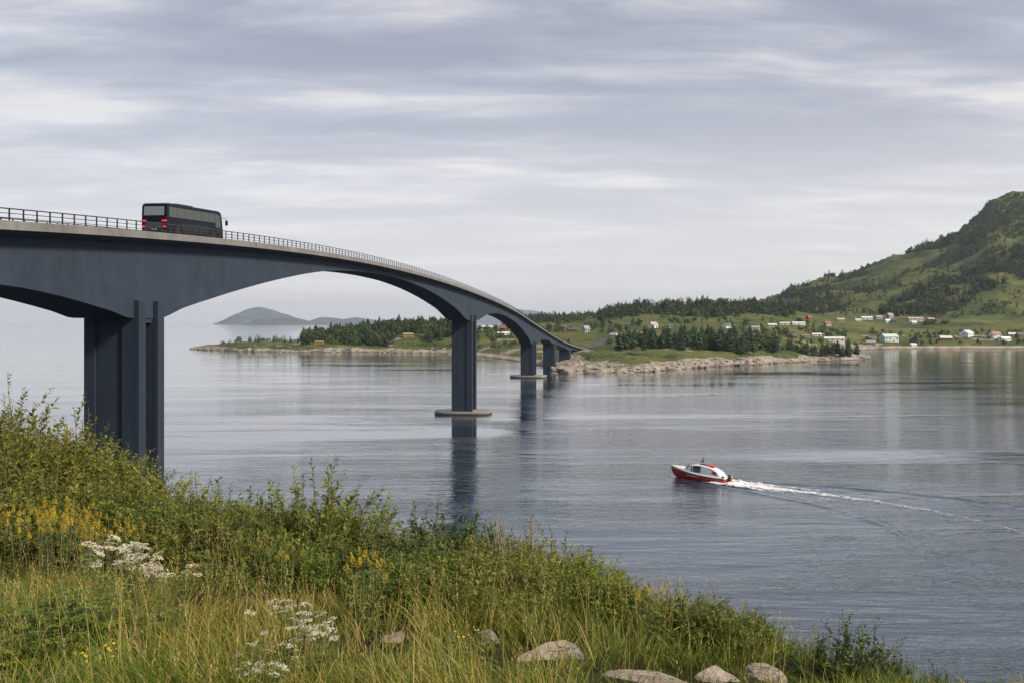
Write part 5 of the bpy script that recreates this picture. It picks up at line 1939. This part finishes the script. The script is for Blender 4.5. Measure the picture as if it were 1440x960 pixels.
def shrub_mesh(seed, h, spread, nst, leaf, wratio=.36, sp=.021, shoots=5, twigs=4, mleaf=None, mstem=None, tlo=0.0, thi=1.0, stand=.6):
    g = np.random.default_rng(seed)
    lv = Leaves()
    st = MB()
    P, D, U, L, Wd, T = [], [], [], [], [], []

    def put_leaves(pts, rad, start, dens, scale, base_t):
        seg = np.linalg.norm(np.diff(pts, axis=0), axis=1)
        s = np.concatenate([[0], np.cumsum(seg)])
        pos = np.arange(s[-1] * start, s[-1], sp / dens)
        pos = pos + g.uniform(-.3, .3, len(pos)) * sp
        for j, q in enumerate(pos):
            k = min(np.searchsorted(s, q), len(s) - 1)
            k = max(k, 1)
            t = np.clip((q - s[k - 1]) / max(seg[k - 1], 1e-6), 0, 1)
            p = pts[k - 1] * (1 - t) + pts[k] * t
            tan = unit(pts[k] - pts[k - 1])
            side = unit(np.cross(tan, g.normal(size=3)))
            f = q / s[-1]
            d = unit(tan * g.uniform(.35, .95) + side * g.uniform(.6, 1.1) + np.array([0, 0, g.uniform(-.15, .3)]))
            P.append(p + side * .004)
            D.append(d)
            U.append(unit(np.array([0, 0, 1.0]) + g.normal(size=3) * .45))
            l = leaf * scale * g.uniform(.6, 1.2) * (1 - .45 * max(0, f - .7) / .3)
            L.append(l)
            Wd.append(l * wratio * g.uniform(.8, 1.2))
            T.append(np.clip(tlo + (thi - tlo) * (base_t * .55 + g.random() * .45 + .12 * (f - .5)), 0, 1))
    for i in range(nst):
        shoot = i < shoots
        a = g.uniform(0, 2 * math.pi)
        r = math.sqrt(g.random())
        tilt = r * (1.0 if not shoot else .45)
        ln = h * (g.uniform(.72, 1.0) if not shoot else g.uniform(1.06, 1.3))
        top = np.array([math.cos(a) * tilt * spread, math.sin(a) * tilt * spread, ln * (1 - .42 * tilt ** 2)])
        b0 = np.array([math.cos(a) * r * spread * .3 + g.normal() * .04, math.sin(a) * r * spread * .3 + g.normal() * .04, -.06])
        ts = np.linspace(0, 1, 9)
        mid = (b0 + top) * .5 + np.array([math.cos(a), math.sin(a), 0]) * spread * .12 * tilt + g.normal(size=3) * .05 * h
        pts = (1 - ts)[:, None] ** 2 * b0 + 2 * ((1 - ts) * ts)[:, None] * mid + ts[:, None] ** 2 * top
        pts += np.cumsum(g.normal(size=(9, 3)) * .006 * h, axis=0)
        st.tube([tuple(p) for p in pts], [max(.0022, .0075 * h * (1 - t) + .0018) for t in ts], 4, cap=False)
        bt = g.random()
        put_leaves(pts, .01, .22 if not shoot else .3, 1.0 if not shoot else .8, 1.0, bt)
        for q in range(twigs if not shoot else 1):
            k = g.integers(2, 8)
            tan = unit(pts[k] - pts[k - 1])
            d = unit(tan + unit(g.normal(size=3)) * .9 + np.array([0, 0, .25]))
            tl = h * g.uniform(.16, .34)
            tp = np.array([pts[k] + d * tl * w + np.array([0, 0, .12 * tl]) * w * w for w in np.linspace(0, 1, 4)])
            st.tube([tuple(p) for p in tp], [.003, .0025, .002, .0014], 3, cap=False)
            put_leaves(tp, .005, .1, 1.15, .9, bt)
    lv.add(np.array(P), np.array(D), np.array(U), L, Wd, T, fold=.18, curl=.15)
    fm = lv.mesh('foliage', mleaf)
    so_ = st.build('stems', mstem, fixn=False)
    sm = so_.data
    bpy.data.objects.remove(so_)
    return fm, sm


ORD = ['first', 'second', 'third', 'fourth', 'fifth', 'sixth', 'seventh', 'eighth', 'ninth', 'tenth', 'eleventh', 'twelfth', 'thirteenth', 'fourteenth', 'fifteenth', 'sixteenth', 'seventeenth', 'eighteenth',
       'nineteenth', 'twentieth', 'twenty-first', 'twenty-second', 'twenty-third', 'twenty-fourth', 'twenty-fifth', 'twenty-sixth', 'twenty-seventh', 'twenty-eighth']

M_wil = leaf_mat('willow_scrub_leaves', [(.055, .082, .011), (.150, .170, .021), (.250, .255, .040), (.36, .34, .085)], .38, .5, objvar=.3)
M_grn = leaf_mat('fresh_green_leaves', [(.055, .095, .012), (.120, .178, .018), (.200, .250, .028), (.27, .30, .05)], .38, .45, objvar=.2)
M_dkl = leaf_mat('dark_glossy_leaves', [(.040, .078, .015), (.085, .130, .024), (.140, .180, .040)], .25, .4, objvar=.2)
M_twig = plain('brown_twigs', (.115, .10, .045), .85, var=.3)
M_stalk = plain('green_stalks', (.11, .13, .045), .7, var=.3)


def plant_things(name, protos, spots, label_fn, cat, group, parts):
    """spots: (column, distance, scale, squash)"""
    order = sorted(range(len(spots)), key=lambda i: spots[i][0])
    for n, i in enumerate(order):
        px, d, s, sq = spots[i][:4]
        x, y, z = gpos(px, d)
        r = empty(name, (x, y, z - .03), rng.uniform(0, 6.28))
        r.scale = (s * sq, s * sq, s)
        tag(r, label_fn(n, px, d), cat, group)
        pr = protos[rng.integers(len(protos))]
        for pn, me in zip(parts, pr):
            link(bpy.data.objects.new(pn, me), r)


def make_shrubs():
    big = [shrub_mesh(1000 + i, 1.6, .95, 80, .078, .44, .027, 5, 5, M_wil, M_twig, tlo=(0, .15, .28)[i], thi=(.8, 1, 1)[i]) for i in range(3)]
    sml = [shrub_mesh(1100 + i, .85, .72, 74, (.060, .072, .056, .082, .066, .060)[i], (.44, .5, .38, .52, .42, .46)[i], (.022, .025, .021, .028, .023, .022)[i], 4, 4, (M_wil, M_grn, M_wil, M_grn, M_wil, M_dkl)[i], M_twig, tlo=(0, 0, .3, .2, .1, 0)[i], thi=(.75, .8, 1, 1, .9, .9)[i]) for i in range(6)]
    fresh = [shrub_mesh(1200 + i, .80, .62, 66, .062, .44, .026, 3, 4, M_grn, M_twig, stand=.4) for i in range(2)]
    dark = [shrub_mesh(1300 + i, .75, .45, 26, .060, .52, .030, 5, 3, M_dkl, M_twig) for i in range(2)]
    back = [(-60, 13.5, 1.22, 1.1), (-20, 14.5, 1.28, 1.1), (22, 13.2, 1.12, 1.1), (62, 14.2, 1.15, 1.1), (100, 13.0, 1.02, 1.1), (138, 13.6, .98, 1.1), (172, 12.6, .72, 1.25), (206, 13.2, .66, 1.3), (240, 12.6, .56, 1.4)]
    plant_things('willow_shrub', big, back, lambda n, px, d: 'tall olive shrub before the nearest pier, %s from left' % ORD[n], 'shrub', 'tall shrubs at the upper left of the bank', ('foliage', 'stems'))
    row = [(272, 12.6, 1.18, 1.20), (305, 12, 1.10, 1.20), (338, 11.9, 1.00, 1.20), (372, 11.8, 0.95, 1.25), (405, 11.4, 0.95, 1.20), (438, 11, 1.30, 1.10), (468, 11.2, 1.02, 1.10), (500, 10.8, 0.70, 1.32), (530, 10.9, 0.64, 1.32),
           (558, 10.4, 0.58, 1.32), (590, 10.2, 0.74, 1.21), (618, 10, 1.01, 1.10), (650, 9.8, 0.77, 1.21), (684, 9.6, 0.69, 1.21), (716, 9.5, 0.72, 1.21), (748, 9.3, 0.87, 1.21), (780, 9.2, 0.53, 1.26), (812, 9, 0.69, 1.21), (846, 9, 0.52, 1.21),
           (876, 8.7, 0.43, 1.26)]
    plant_things('willow_shrub', sml, row, lambda n, px, d: 'low olive shrub on the edge of the bank, %s from left' % ORD[n], 'shrub', 'low shrubs along the edge of the bank', ('foliage', 'stems'))
    mid = [(-30, 11.4, 1.35, 1.10), (30, 11.8, 1.40, 1.10), (85, 11.6, 1.25, 1.10), (140, 11.4, 1.12, 1.10), (190, 11.2, 1.00, 1.10), (236, 10.9, 0.95, 1.15), (285, 10.4, 0.90, 1.20), (330, 10.6, 0.80, 1.20), (452, 9.9, 0.61, 1.29), (500, 9.8, 0.59, 1.29),
           (620, 8.9, 0.66, 1.34), (668, 8.7, 0.70, 1.29), (712, 8.5, 0.68, 1.29), (760, 8.3, 0.58, 1.29), (806, 8.2, 0.56, 1.29), (852, 8.1, 0.49, 1.29), (888, 8, 0.36, 1.34)]
    plant_things('willow_shrub', sml, mid, lambda n, px, d: 'bushy olive shrub in the thicket\'s front row, %s from left' % ORD[n], 'shrub', 'front row of the bank thicket', ('foliage', 'stems'))
    fr = [(372, 9.7, .78, 1.1), (410, 9.4, .66, 1.1), (968, 7.5, .50, 1.25), (1010, 7.3, .50, 1.25), (1048, 7.15, .40, 1.25), (100, 7.0, .52, 1.2), (140, 6.8, .40, 1.2), (560, 8.7, .60, 1.15), (600, 8.35, .56, 1.2), (640, 8.0, .48, 1.25), (300, 8.8, .5, 1.3)]
    lab = {372: 'lush yellow green bush left of the centre thicket above the grey stone', 410: 'smaller lush green bush right beside the yellow green one',
           968: 'bright green bush above the two flat stones, left of three', 1010: 'bright green bush above the two flat stones, middle of three', 1048: 'bright green bush above the two flat stones, right of three',
           100: 'leafy bush in the grass at far left under the golden flowers', 140: 'smaller leafy bush right of the one under the golden flowers', 300: 'low leafy bush between white flowers and the grey stone',
           560: 'broad leafy bush in the middle of the grass, left of three', 600: 'broad leafy bush in the middle of the grass, centre of three', 640: 'broad leafy bush in the middle of the grass, right of three'}
    plant_things('green_bush', fresh, fr, lambda n, px, d: lab[px], 'bush', 'bright green bushes', ('foliage', 'stems'))
    dk = [(906, 8.5, .44, 1.0), (932, 8.3, .42, .9), (1072, 7.4, .44, .9), (1100, 7.3, .30, 1.0), (1150, 6.75, .40, 1.2), (1186, 6.7, .54, 1.15), (1222, 6.55, .50, 1.15), (1256, 6.4, .42, 1.1), (1318, 6.1, .30, 1.1), (1352, 6.0, .24, 1.1), (1392, 5.9, .24, 1.1)]
    lk = ['dark leafed sapling left of the bright green bushes, left of two', 'dark leafed sapling left of the bright green bushes, right of two', 'thin dark sapling right of the bright green bushes', 'small dark sapling beside the pointed stone at right',
          'dark glossy bush low at the right, first of a close row', 'tallest dark glossy bush low at the right of the bank', 'dark glossy bush just right of the tallest one', 'last dark glossy bush of the close row at right',
          'tiny dark sprig near the bottom right, nearest the bush row', 'tiny dark sprig near the bottom right, middle one', 'tiny dark sprig at the bottom right, farthest right']
    plant_things('sapling', dark, dk, lambda n, px, d: lk[n], 'sapling', 'dark leafed saplings', ('foliage', 'stems'))


make_shrubs()


# ---- herbs with lobed leaves ---------------------------------------------------------
def herb_mesh(seed, h, nst, leafl, mleaf):
    g = np.random.default_rng(seed)
    lv, st = Leaves(), MB()
    for i in range(nst):
        a, r = g.uniform(0, 6.28), math.sqrt(g.random())
        hh = h * g.uniform(.7, 1.05)
        b0 = np.array([math.cos(a) * r * .16, math.sin(a) * r * .16, -.04])
        top = b0 + np.array([math.cos(a) * r * .22, math.sin(a) * r * .22, hh])
        pts = np.array([b0 + (top - b0) * t + np.array([math.cos(a), math.sin(a), 0]) * .05 * t * t for t in np.linspace(0, 1, 6)])
        st.tube([tuple(p) for p in pts], [.005, .0045, .004, .0035, .003, .002], 5, cap=False)
        P, D, U, L, W_, T = [], [], [], [], [], []
        for k in range(15):
            f = .15 + .85 * k / 14
            p = b0 + (top - b0) * f
            az = k * 2.4 + g.uniform(-.3, .3)
            ax = np.array([math.cos(az), math.sin(az), g.uniform(-.1, .45)])
            ax = unit(ax)
            ll = leafl * g.uniform(.8, 1.2) * (1.15 - .7 * f)
            t = g.random()
            # a leaf cut into leaflets along its rib
            for q in range(4):
                c = p + ax * ll * (.25 + .22 * q) - np.array([0, 0, 1]) * ll * .10 * q * q / 4
                sd = unit(np.cross(ax, np.array([0, 0, 1.0])))
                for s in (-1, 1):
                    P.append(c)
                    D.append(unit(ax * .75 + sd * s * .8))
                    U.append(unit(np.array([0, 0, 1.0]) + g.normal(size=3) * .2))
                    l = ll * (.44 - .06 * q)
                    L.append(l)
                    W_.append(l * .42)
                    T.append(t * .7 + g.random() * .3)
            P.append(p + ax * ll * .9)
            D.append(ax)
            U.append(np.array([0, 0, 1.0]))
            L.append(ll * .35)
            W_.append(ll * .16)
            T.append(t)
        lv.add(np.array(P), np.array(D), np.array(U), L, W_, T, .12, .22)
    fm = lv.mesh('foliage', mleaf)
    o = st.build('stems', M_stalk, fixn=False)
    sm = o.data
    bpy.data.objects.remove(o)
    return fm, sm


def make_herbs():
    pr = [herb_mesh(1500 + i, .5, 12, .15, M_grn) for i in range(3)]
    spots = [(100, 6.7, 1.15, 1.3), (132, 6.5, .85, 1.3), (80, 6.35, .72, 1.3), (22, 6.1, .7, 1.3), (330, 10.0, 1.1, 1.3), (565, 9.0, 1.15, 1.1), (598, 8.7, 1.0, 1.2), (545, 8.4, .8, 1.2), (395, 5.9, .6, 1.2), (730, 7.9, .7, 1.2), (12, 7.6, 1.0, 1.2), (215, 7.0, .8, 1.2)]
    lab = ['green ferny plant at the left edge among the grass', 'broad ferny rosette above the small stone at bottom left', 'lower ferny plant just below the big leafy one at left', 'big leafy green plant in the grass at lower left', 'leafy plant right beside the big one at lower left',
           'ferny plant in the grass below the white flowers', 'pale green ferny plant behind the grey stone at left', 'ferny plant under the white flower heads near the bottom', 'pale ferny plant below the gap in the thicket', 'tallest pale green herb in the gap of the thicket',
           'pale green herb right of the tallest one in the gap', 'low ferny plant just above the big slanting stone']
    plant_things('leafy_herb', pr, spots, lambda n, px, d: lab[n], 'plant', 'ferny green plants in the grass', ('foliage', 'stems'))


make_herbs()


# ---- flowers ---------------------------------------------------------------------------
def petal_cluster(seed, kind, mat):
    g = np.random.default_rng(seed)
    V, Fc, T = [], [], []

    def disc(p, n, r, k=6):
        n = unit(n)
        a = unit(np.cross(n, np.array([.31, .2, .9])))
        b = np.cross(n, a)
        i0 = len(V)
        V.append(tuple(p + n * r * .35))
        T.append(g.random())
        for q in range(k):
            w = 2 * math.pi * q / k
            V.append(tuple(p + (a * math.cos(w) + b * math.sin(w)) * r * g.uniform(.75, 1.1)))
            T.append(g.random())
        for q in range(k):
            Fc.append((i0, i0 + 1 + q, i0 + 1 + (q + 1) % k))
    if kind == 'umbel':
        for i in range(17):
            a, r = g.uniform(0, 6.28), math.sqrt(g.random()) * .046
            c = np.array([math.cos(a) * r, math.sin(a) * r, .012 - r * r * 5])
            for j in range(5):
                disc(c + g.normal(size=3) * np.array([.006, .006, .002]), np.array([g.normal() * .35, g.normal() * .35, 1]), g.uniform(.0045, .0075), 5)
    elif kind == 'plume':
        for i in range(70):
            t = g.random()
            a = g.uniform(0, 6.28)
            r = .055 * (1 - t) * g.uniform(.3, 1.1) + .008
            disc(np.array([math.cos(a) * r, math.sin(a) * r, t * .14 - .02 + r * .3]), np.array([math.cos(a) * .6, math.sin(a) * .6, 1]) + g.normal(size=3) * .3, g.uniform(.006, .011), 5)
    else:
        disc(np.array([0, 0, 0.]), np.array([0.1, -.2, 1]), .016, 7)
    return np_mesh('flower_head', np.array(V), np.array(Fc), mat, attrs={'tint': np.array(T)})


M_whf = leaf_mat('cream_white_petals', [(.46, .42, .28), (.62, .58, .44), (.72, .69, .58)], .25, .6, objvar=.1)
M_yel = leaf_mat('golden_petals', [(.32, .22, .015), (.46, .32, .02), (.56, .42, .05)], .2, .6, objvar=.1)
M_but = leaf_mat('bright_yellow_petals', [(.72, .50, .02), (.80, .60, .03)], .2, .5, objvar=.1)


def flower_patch(name, label, group, px, d, rx, ry, n, hgt, heads, mstem, leaf_m, slope=0.0, size=(1.0, 1.4)):
    x0, y0, z0 = gpos(px, d)
    root = empty(name, (x0, y0, z0))
    tag(root, label, 'flowers', group)
    st, lv = MB(), Leaves()
    hs = []
    P, D, U, L, W_, T = [], [], [], [], [], []
    for i in range(n):
        a, r = rng.uniform(0, 6.28), math.sqrt(rng.random())
        dx, dy = math.cos(a) * r * rx, math.sin(a) * r * ry
        zb = float(gnd(np.array(x0 + dx), np.array(y0 + dy))) - z0
        h = hgt * rng.uniform(.82, 1.1) + slope * dx
        lx, ly = rng.normal(0, .05), rng.normal(0, .05)
        p0, p1, p2 = np.array([dx, dy, zb - .03]), np.array([dx + lx * .4, dy + ly * .4, zb + h * .55]), np.array([dx + lx, dy + ly, zb + h])
        st.tube([tuple(p0), tuple(p1), tuple(p2)], [.0042, .0034, .0022], 4, cap=False)
        tops = [p2]
        for q in range(rng.integers(1, 4)):
            b = p1 + (p2 - p1) * rng.uniform(.1, .6)
            e = b + np.array([rng.normal(0, .06), rng.normal(0, .06), rng.uniform(.35, .8) * (p2 - b)[2]])
            st.tube([tuple(b), tuple((b + e) / 2 + np.array([0, 0, -.008])), tuple(e)], [.0024, .002, .0016], 3, cap=False)
            tops.append(e)
        for e in tops:
            hs.append(e)
        for q in range(12):
            f = rng.uniform(.05, .8)
            b = p0 + (p2 - p0) * f
            az = rng.uniform(0, 6.28)
            P.append(b)
            D.append(unit(np.array([math.cos(az), math.sin(az), rng.uniform(.1, .7)])))
            U.append(np.array([0, 0, 1.0]))
            l = rng.uniform(.07, .13) * (1.1 - .6 * f)
            L.append(l)
            W_.append(l * .24)
            T.append(rng.random())
    st.build('stems', mstem, root, fixn=False)
    lv.add(np.array(P), np.array(D), np.array(U), L, W_, T, .15, .25)
    link(bpy.data.objects.new('leaves', lv.mesh('leaves', leaf_m)), root)
    for e in hs[:95]:
        o = link(bpy.data.objects.new('flower_head', heads[rng.integers(len(heads))]), root)
        o.location = tuple(e)
        s = rng.uniform(*size)
        o.scale = (s, s, s * rng.uniform(.8, 1.1))
        o.rotation_euler = (rng.normal(.12, .18), rng.normal(0, .18), rng.uniform(0, 6.28))


def make_flowers():
    um = [petal_cluster(1700 + i, 'umbel', M_whf) for i in range(4)]
    pl = [petal_cluster(1720 + i, 'plume', M_yel) for i in range(4)]
    bt = [petal_cluster(1740, 'single', M_but)]
    flower_patch('white_flowers', 'large sloping patch of white umbel flowers in the upper grass', 'white umbel flowers', 178, 8.1, .27, .22, 16, .56, um, M_stalk, M_grn, -.15, (.85, 1.2))
    flower_patch('white_flowers', 'white umbel flowers at the lower right tail of the large patch', 'white umbel flowers', 226, 7.9, .20, .16, 8, .48, um, M_stalk, M_grn, -.2, (.8, 1.1))
    flower_patch('white_flowers', 'white umbel flowers in the grass right below the grey stone', 'white umbel flowers', 408, 6.0, .12, .14, 6, .46, um, M_stalk, M_grn, -.3, (.55, .75))
    flower_patch('white_flowers', 'white umbel flowers lower right of the grey stone, farthest right group', 'white umbel flowers', 446, 5.9, .10, .12, 6, .40, um, M_stalk, M_grn, -.3, (.55, .75))
    flower_patch('white_flowers', 'white umbel flowers left of the group below the stone', 'white umbel flowers', 382, 5.5, .09, .10, 4, .36, um, M_stalk, M_grn, 0, (.42, .6))
    flower_patch('white_flowers', 'lowest small group of white umbel flowers near the bottom edge', 'white umbel flowers', 370, 5.2, .10, .10, 5, .28, um, M_stalk, M_grn, 0, (.42, .6))
    k = 0
    words = ['at the left edge', 'second from the left edge', 'under the tall left shrubs', 'in the middle of the golden band', 'just right of the middle of the golden band', 'near the right end of the golden band', 'at the right end of the golden band']
    for px, d in ((4, 10.3), (30, 10.6), (56, 10.1), (82, 9.8), (104, 10.2), (128, 9.7), (150, 9.3)):
        flower_patch('golden_flowers', 'tall golden yellow flowers ' + words[k], 'golden flowers below the left shrubs', px, d, .28, .3, 11, .84 - .0009 * px, pl, M_stalk, M_wil, 0, (.32, .58))
        k += 1
    flower_patch('golden_flowers', 'small golden yellow flower clump in the middle of the bank', 'single golden flower clumps', 516, 7.6, .09, .1, 6, .52, pl, M_stalk, M_grn, 0, (.42, .6))
    flower_patch('golden_flowers', 'sparse golden flowers at the left of the bright green bushes', 'single golden flower clumps', 925, 7.2, .10, .1, 6, .46, pl, M_stalk, M_wil, 0, (.32, .45))
    flower_patch('golden_flowers', 'scattered golden flowers in front of the lush yellow green bush', 'single golden flower clumps', 378, 9.0, .25, .2, 7, .55, pl, M_stalk, M_grn, 0, (.3, .42))
    flower_patch('yellow_flowers', 'tiny bright yellow flowers beside the small stone at bottom left', 'tiny yellow flowers', 140, 5.6, .09, .07, 9, .22, bt, M_stalk, M_grn, 0, (.5, .7))
    flower_patch('yellow_flowers', 'few tiny yellow flowers at the bottom edge of the grass', 'tiny yellow flowers', 655, 6.4, .16, .12, 4, .28, bt, M_stalk, M_grn, 0, (.45, .6))


make_flowers()


# ---- stones ------------------------------------------------------------------------------
STONES = []


def make_stones():
    M = rock_mat('granite_stone', 1.7, .92)
    lst = [(348, 9.1, .25, .20, .20, 10, 'rounded grey stone standing in the grass at left'), (755, 6.75, .30, .18, .17, 22, 'big slanting stone in the lower middle of the bank'),
           (908, 6.15, .30, .18, .13, 4, 'long flat pale stone at the bottom, left of the bright green bushes'), (1006, 6.3, .19, .15, .13, 6, 'flat stone below the bright green bushes'),
           (1066, 6.45, .17, .14, .12, 12, 'small flat stone between the bright bush and the dark glossy bush'), (1116, 6.9, .15, .12, .19, -10, 'upright pointed stone left of the dark glossy bushes'),
           (76, 5.85, .12, .11, .12, 15, 'small pale stone at the bottom left corner'), (556, 7.35, .13, .12, .15, 0, 'half hidden grey stone in the middle of the grass'), (690, 7.3, .12, .1, .13, 8, 'small stone just left above the big slanting one')]
    for i, (px, d, a, b, c, tilt, label) in enumerate(lst):
        x, y, z = gpos(px, d)
        o = link(bpy.data.objects.new('boulder', rock_mesh(930 + i, .8, 5, mat=M, rough=.10, cut=(.42, .78))))
        o.location = (x, y, z - c * .34)
        STONES.append((x, y, max(a, b) * 1.15))
        o.scale = (a * 1.1, b * 1.3, c * 1.05)
        o.rotation_euler = (.1, math.radians(-tilt), rng.uniform(-.3, .3))
        tag(o, label, 'rock', 'stones on the near bank')


make_stones()


# ---- grass ---------------------------------------------------------------------------------
def make_grass():
    g = np.random.default_rng(77)
    m, nt, p, out = new_mat('grass_blades')
    a = N(nt, 'ShaderNodeAttribute', attribute_name='tint').outputs['Fac']
    c = ramp(nt, a, [(0, (.036, .066, .010)), (.35, (.110, .165, .018)), (.60, (.225, .245, .030)), (.76, (.40, .31, .075)), (1, (.48, .36, .16))])
    nt.links.new(c, p.inputs['Base Color'])
    p.inputs['Roughness'].default_value = .55
    p.inputs['Specular IOR Level'].default_value = .25
    t = N(nt, 'ShaderNodeBsdfTranslucent')
    nt.links.new(c, t.inputs['Color'])
    ms = N(nt, 'ShaderNodeMixShader')
    ms.inputs[0].default_value = .33
    nt.links.new(p.outputs[0], ms.inputs[1])
    nt.links.new(t.outputs[0], ms.inputs[2])
    nt.links.new(ms.outputs[0], out.inputs['Surface'])

    def blades(px, d, h, w, tint, lean, bend, name):
        n = len(px)
        x = (px - CX) / F * d
        # gather into tufts
        k = 5.5
        jx, jy = np.round(x * k) / k, np.round(d * k) / k
        ox, oy = (_h(jx * 977, jy * 463) - .5) / k, (_h(jx * 131 + 7, jy * 799) - .5) / k
        f = g.random(n) ** 1.5 * .65
        x = x * (1 - f) + (jx + ox) * f
        y = d * (1 - f) + (jy + oy) * f
        z = gnd(x, y)
        az = 6.28 * g.random(n) * .6 + 6.28 * fbm(x, y, 1.3, 2) * .5
        dx, dy = np.cos(az), np.sin(az)
        fa = g.uniform(0, 6.28, n)
        sx, sy = np.cos(fa), np.sin(fa)
        ts = np.array([0, .35, .7, 1.0])
        ws = np.array([.8, 1.0, .65, .08])
        V = np.empty((n, 8, 3))
        for i, (t_, w_) in enumerate(zip(ts, ws)):
            off = lean * t_ + bend * t_ ** 2.2
            cx = x + dx * off * h
            cy = y + dy * off * h
            cz = z - .03 + h * (t_ - .35 * (bend * t_ ** 2.2) ** 2 - .35 * np.clip(bend - .6, 0, 9) * t_ ** 3)
            for s, q in ((-1, 0), (1, 1)):
                V[:, i * 2 + q, 0] = cx + s * sx * w * w_ * .5
                V[:, i * 2 + q, 1] = cy + s * sy * w * w_ * .5
                V[:, i * 2 + q, 2] = cz
        b = np.arange(n)[:, None] * 8
        Q = np.concatenate([b + np.array([[0, 1, 3, 2]]), b + np.array([[2, 3, 5, 4]]), b + np.array([[4, 5, 7, 6]])])
        return V.reshape(-1, 3), Q, np.repeat(np.clip(tint, 0, 1), 8), (x + dx * (lean + bend) * h, y + dy * (lean + bend) * h, V[:, 6, 2])

    n = 125000
    px = g.uniform(-260, 1560, n)
    d = np.sqrt(g.uniform(3.6 ** 2, 13.5 ** 2, n))
    x = (px - CX) / F * d
    keep = (brink(x, d) < .9) & (g.random(n) < np.interp(d, [3.6, 8, 10.5, 13.5], [1, 1, .6, .3]))
    px, d, x = px[keep], d[keep], x[keep]
    dens = fbm(x, d, .9, 3)
    keep = g.random(len(px)) < np.clip(.80 + dens * .8, .22, 1)
    px, d, x = px[keep], d[keep], x[keep]
    n = len(px)
    patch = fbm(x + 40, d, 1.7, 3)
    tint = .45 + .22 * patch + g.normal(0, .15, n)
    tint = np.where(g.random(n) < .12 + .15 * np.clip(patch + .3, 0, 1), g.uniform(.70, 1.0, n), tint)
    h = np.clip(g.normal(.27, .08, n), .10, .5) * (1 + .45 * fbm(x, d + 20, 1.0, 3)) * np.interp(px, [-100, 900, 1100, 1400], [1, .85, .62, .6])
    for x0, y0, r0 in STONES:                       # stones keep the turf short around them
        q = (np.abs(x - x0) < r0 * 1.1) & (d < y0 + .1) & (d > y0 - .95)
        h = np.where(q, h * .42, h)
        h = np.where(np.hypot(x - x0, d - y0) < r0 * .6, .02, h)
    V, Q, T, _e = blades(px, d, h, g.uniform(.0035, .0075, n), tint, g.uniform(.02, .38, n), g.uniform(.05, .95, n), 'grass')
    o = np_obj('grass', V, Q, m, attrs={'tint': T}, smooth=True)
    tag(o, 'long green and straw coloured grass covering the bank', 'grass', kind='stuff')
    # taller dry stalks with seed heads
    n = 2600
    px = g.uniform(-200, 1150, n)
    d = np.sqrt(g.uniform(4.2 ** 2, 12.8 ** 2, n))
    x = (px - CX) / F * d
    keep = (brink(x, d) < .3) & (fbm(x, d, 1.1, 3) > -.25)
    px, d, x = px[keep], d[keep], x[keep]
    n = len(px)
    V, Q, T, e = blades(px, d, np.clip(g.normal(.56, .10, n), .3, .85) * np.interp(px, [0, 700, 1150], [1, .85, .6]), g.uniform(.0025, .004, n), g.uniform(.72, 1, n), g.uniform(.0, .22, n), g.uniform(.0, .35, n), 'stalk')
    # seed heads: a few slim spikelets at each tip
    P, D, U, L, W_, TT = [], [], [], [], [], []
    for i in range(n):
        tip = np.array([e[0][i], e[1][i], e[2][i]])
        for q in range(9):
            P.append(tip + np.array([g.normal(0, .004), g.normal(0, .004), -.012 * q + .02]))
            D.append(unit(np.array([g.normal(0, .35), g.normal(0, .35), 1.0])))
            U.append(unit(g.normal(size=3)))
            L.append(g.uniform(.014, .028))
            W_.append(g.uniform(.003, .006))
            TT.append(g.uniform(.78, 1.0))
    lv = Leaves()
    lv.add(np.array(P), np.array(D), np.array(U), L, W_, TT, .1, .1)
    nV = len(V)
    VV = np.concatenate([V] + lv.V)
    o = np_obj('seed_grass', VV, [Q, np.concatenate(lv.F) + nV, np.concatenate(lv.Q) + nV], m, attrs={'tint': np.concatenate([T] + lv.T)}, smooth=True)
    tag(o, 'tall dry grass stalks with straw coloured seed heads', 'grass', kind='stuff')
    # a clump of dead grey stalks on the edge
    for px_, d_, label in ((706, 9.4, 'clump of dead grey stalks rising from the middle thicket, left one'), (730, 9.3, 'clump of dead grey stalks rising from the middle thicket, right one')):
        x0, y0, z0 = gpos(px_, d_)
        st = MB()
        for i in range(16):
            a = g.uniform(0, 6.28)
            b0 = np.array([g.normal(0, .05), g.normal(0, .05), 0])
            t = b0 + np.array([g.normal(0, .10), g.normal(0, .08), g.uniform(.6, .88)])
            st.tube([tuple(b0), tuple((b0 + t) / 2 + np.array([g.normal(0, .01), 0, 0])), tuple(t)], [.0035, .003, .0018], 4)
        o = st.build('dead_stalks', plain('dead_stalks', (.36, .27, .20), .9), fixn=False)
        o.location = (x0, y0, z0)
        tag(o, label, 'stalks', 'dead stalks')


make_grass()
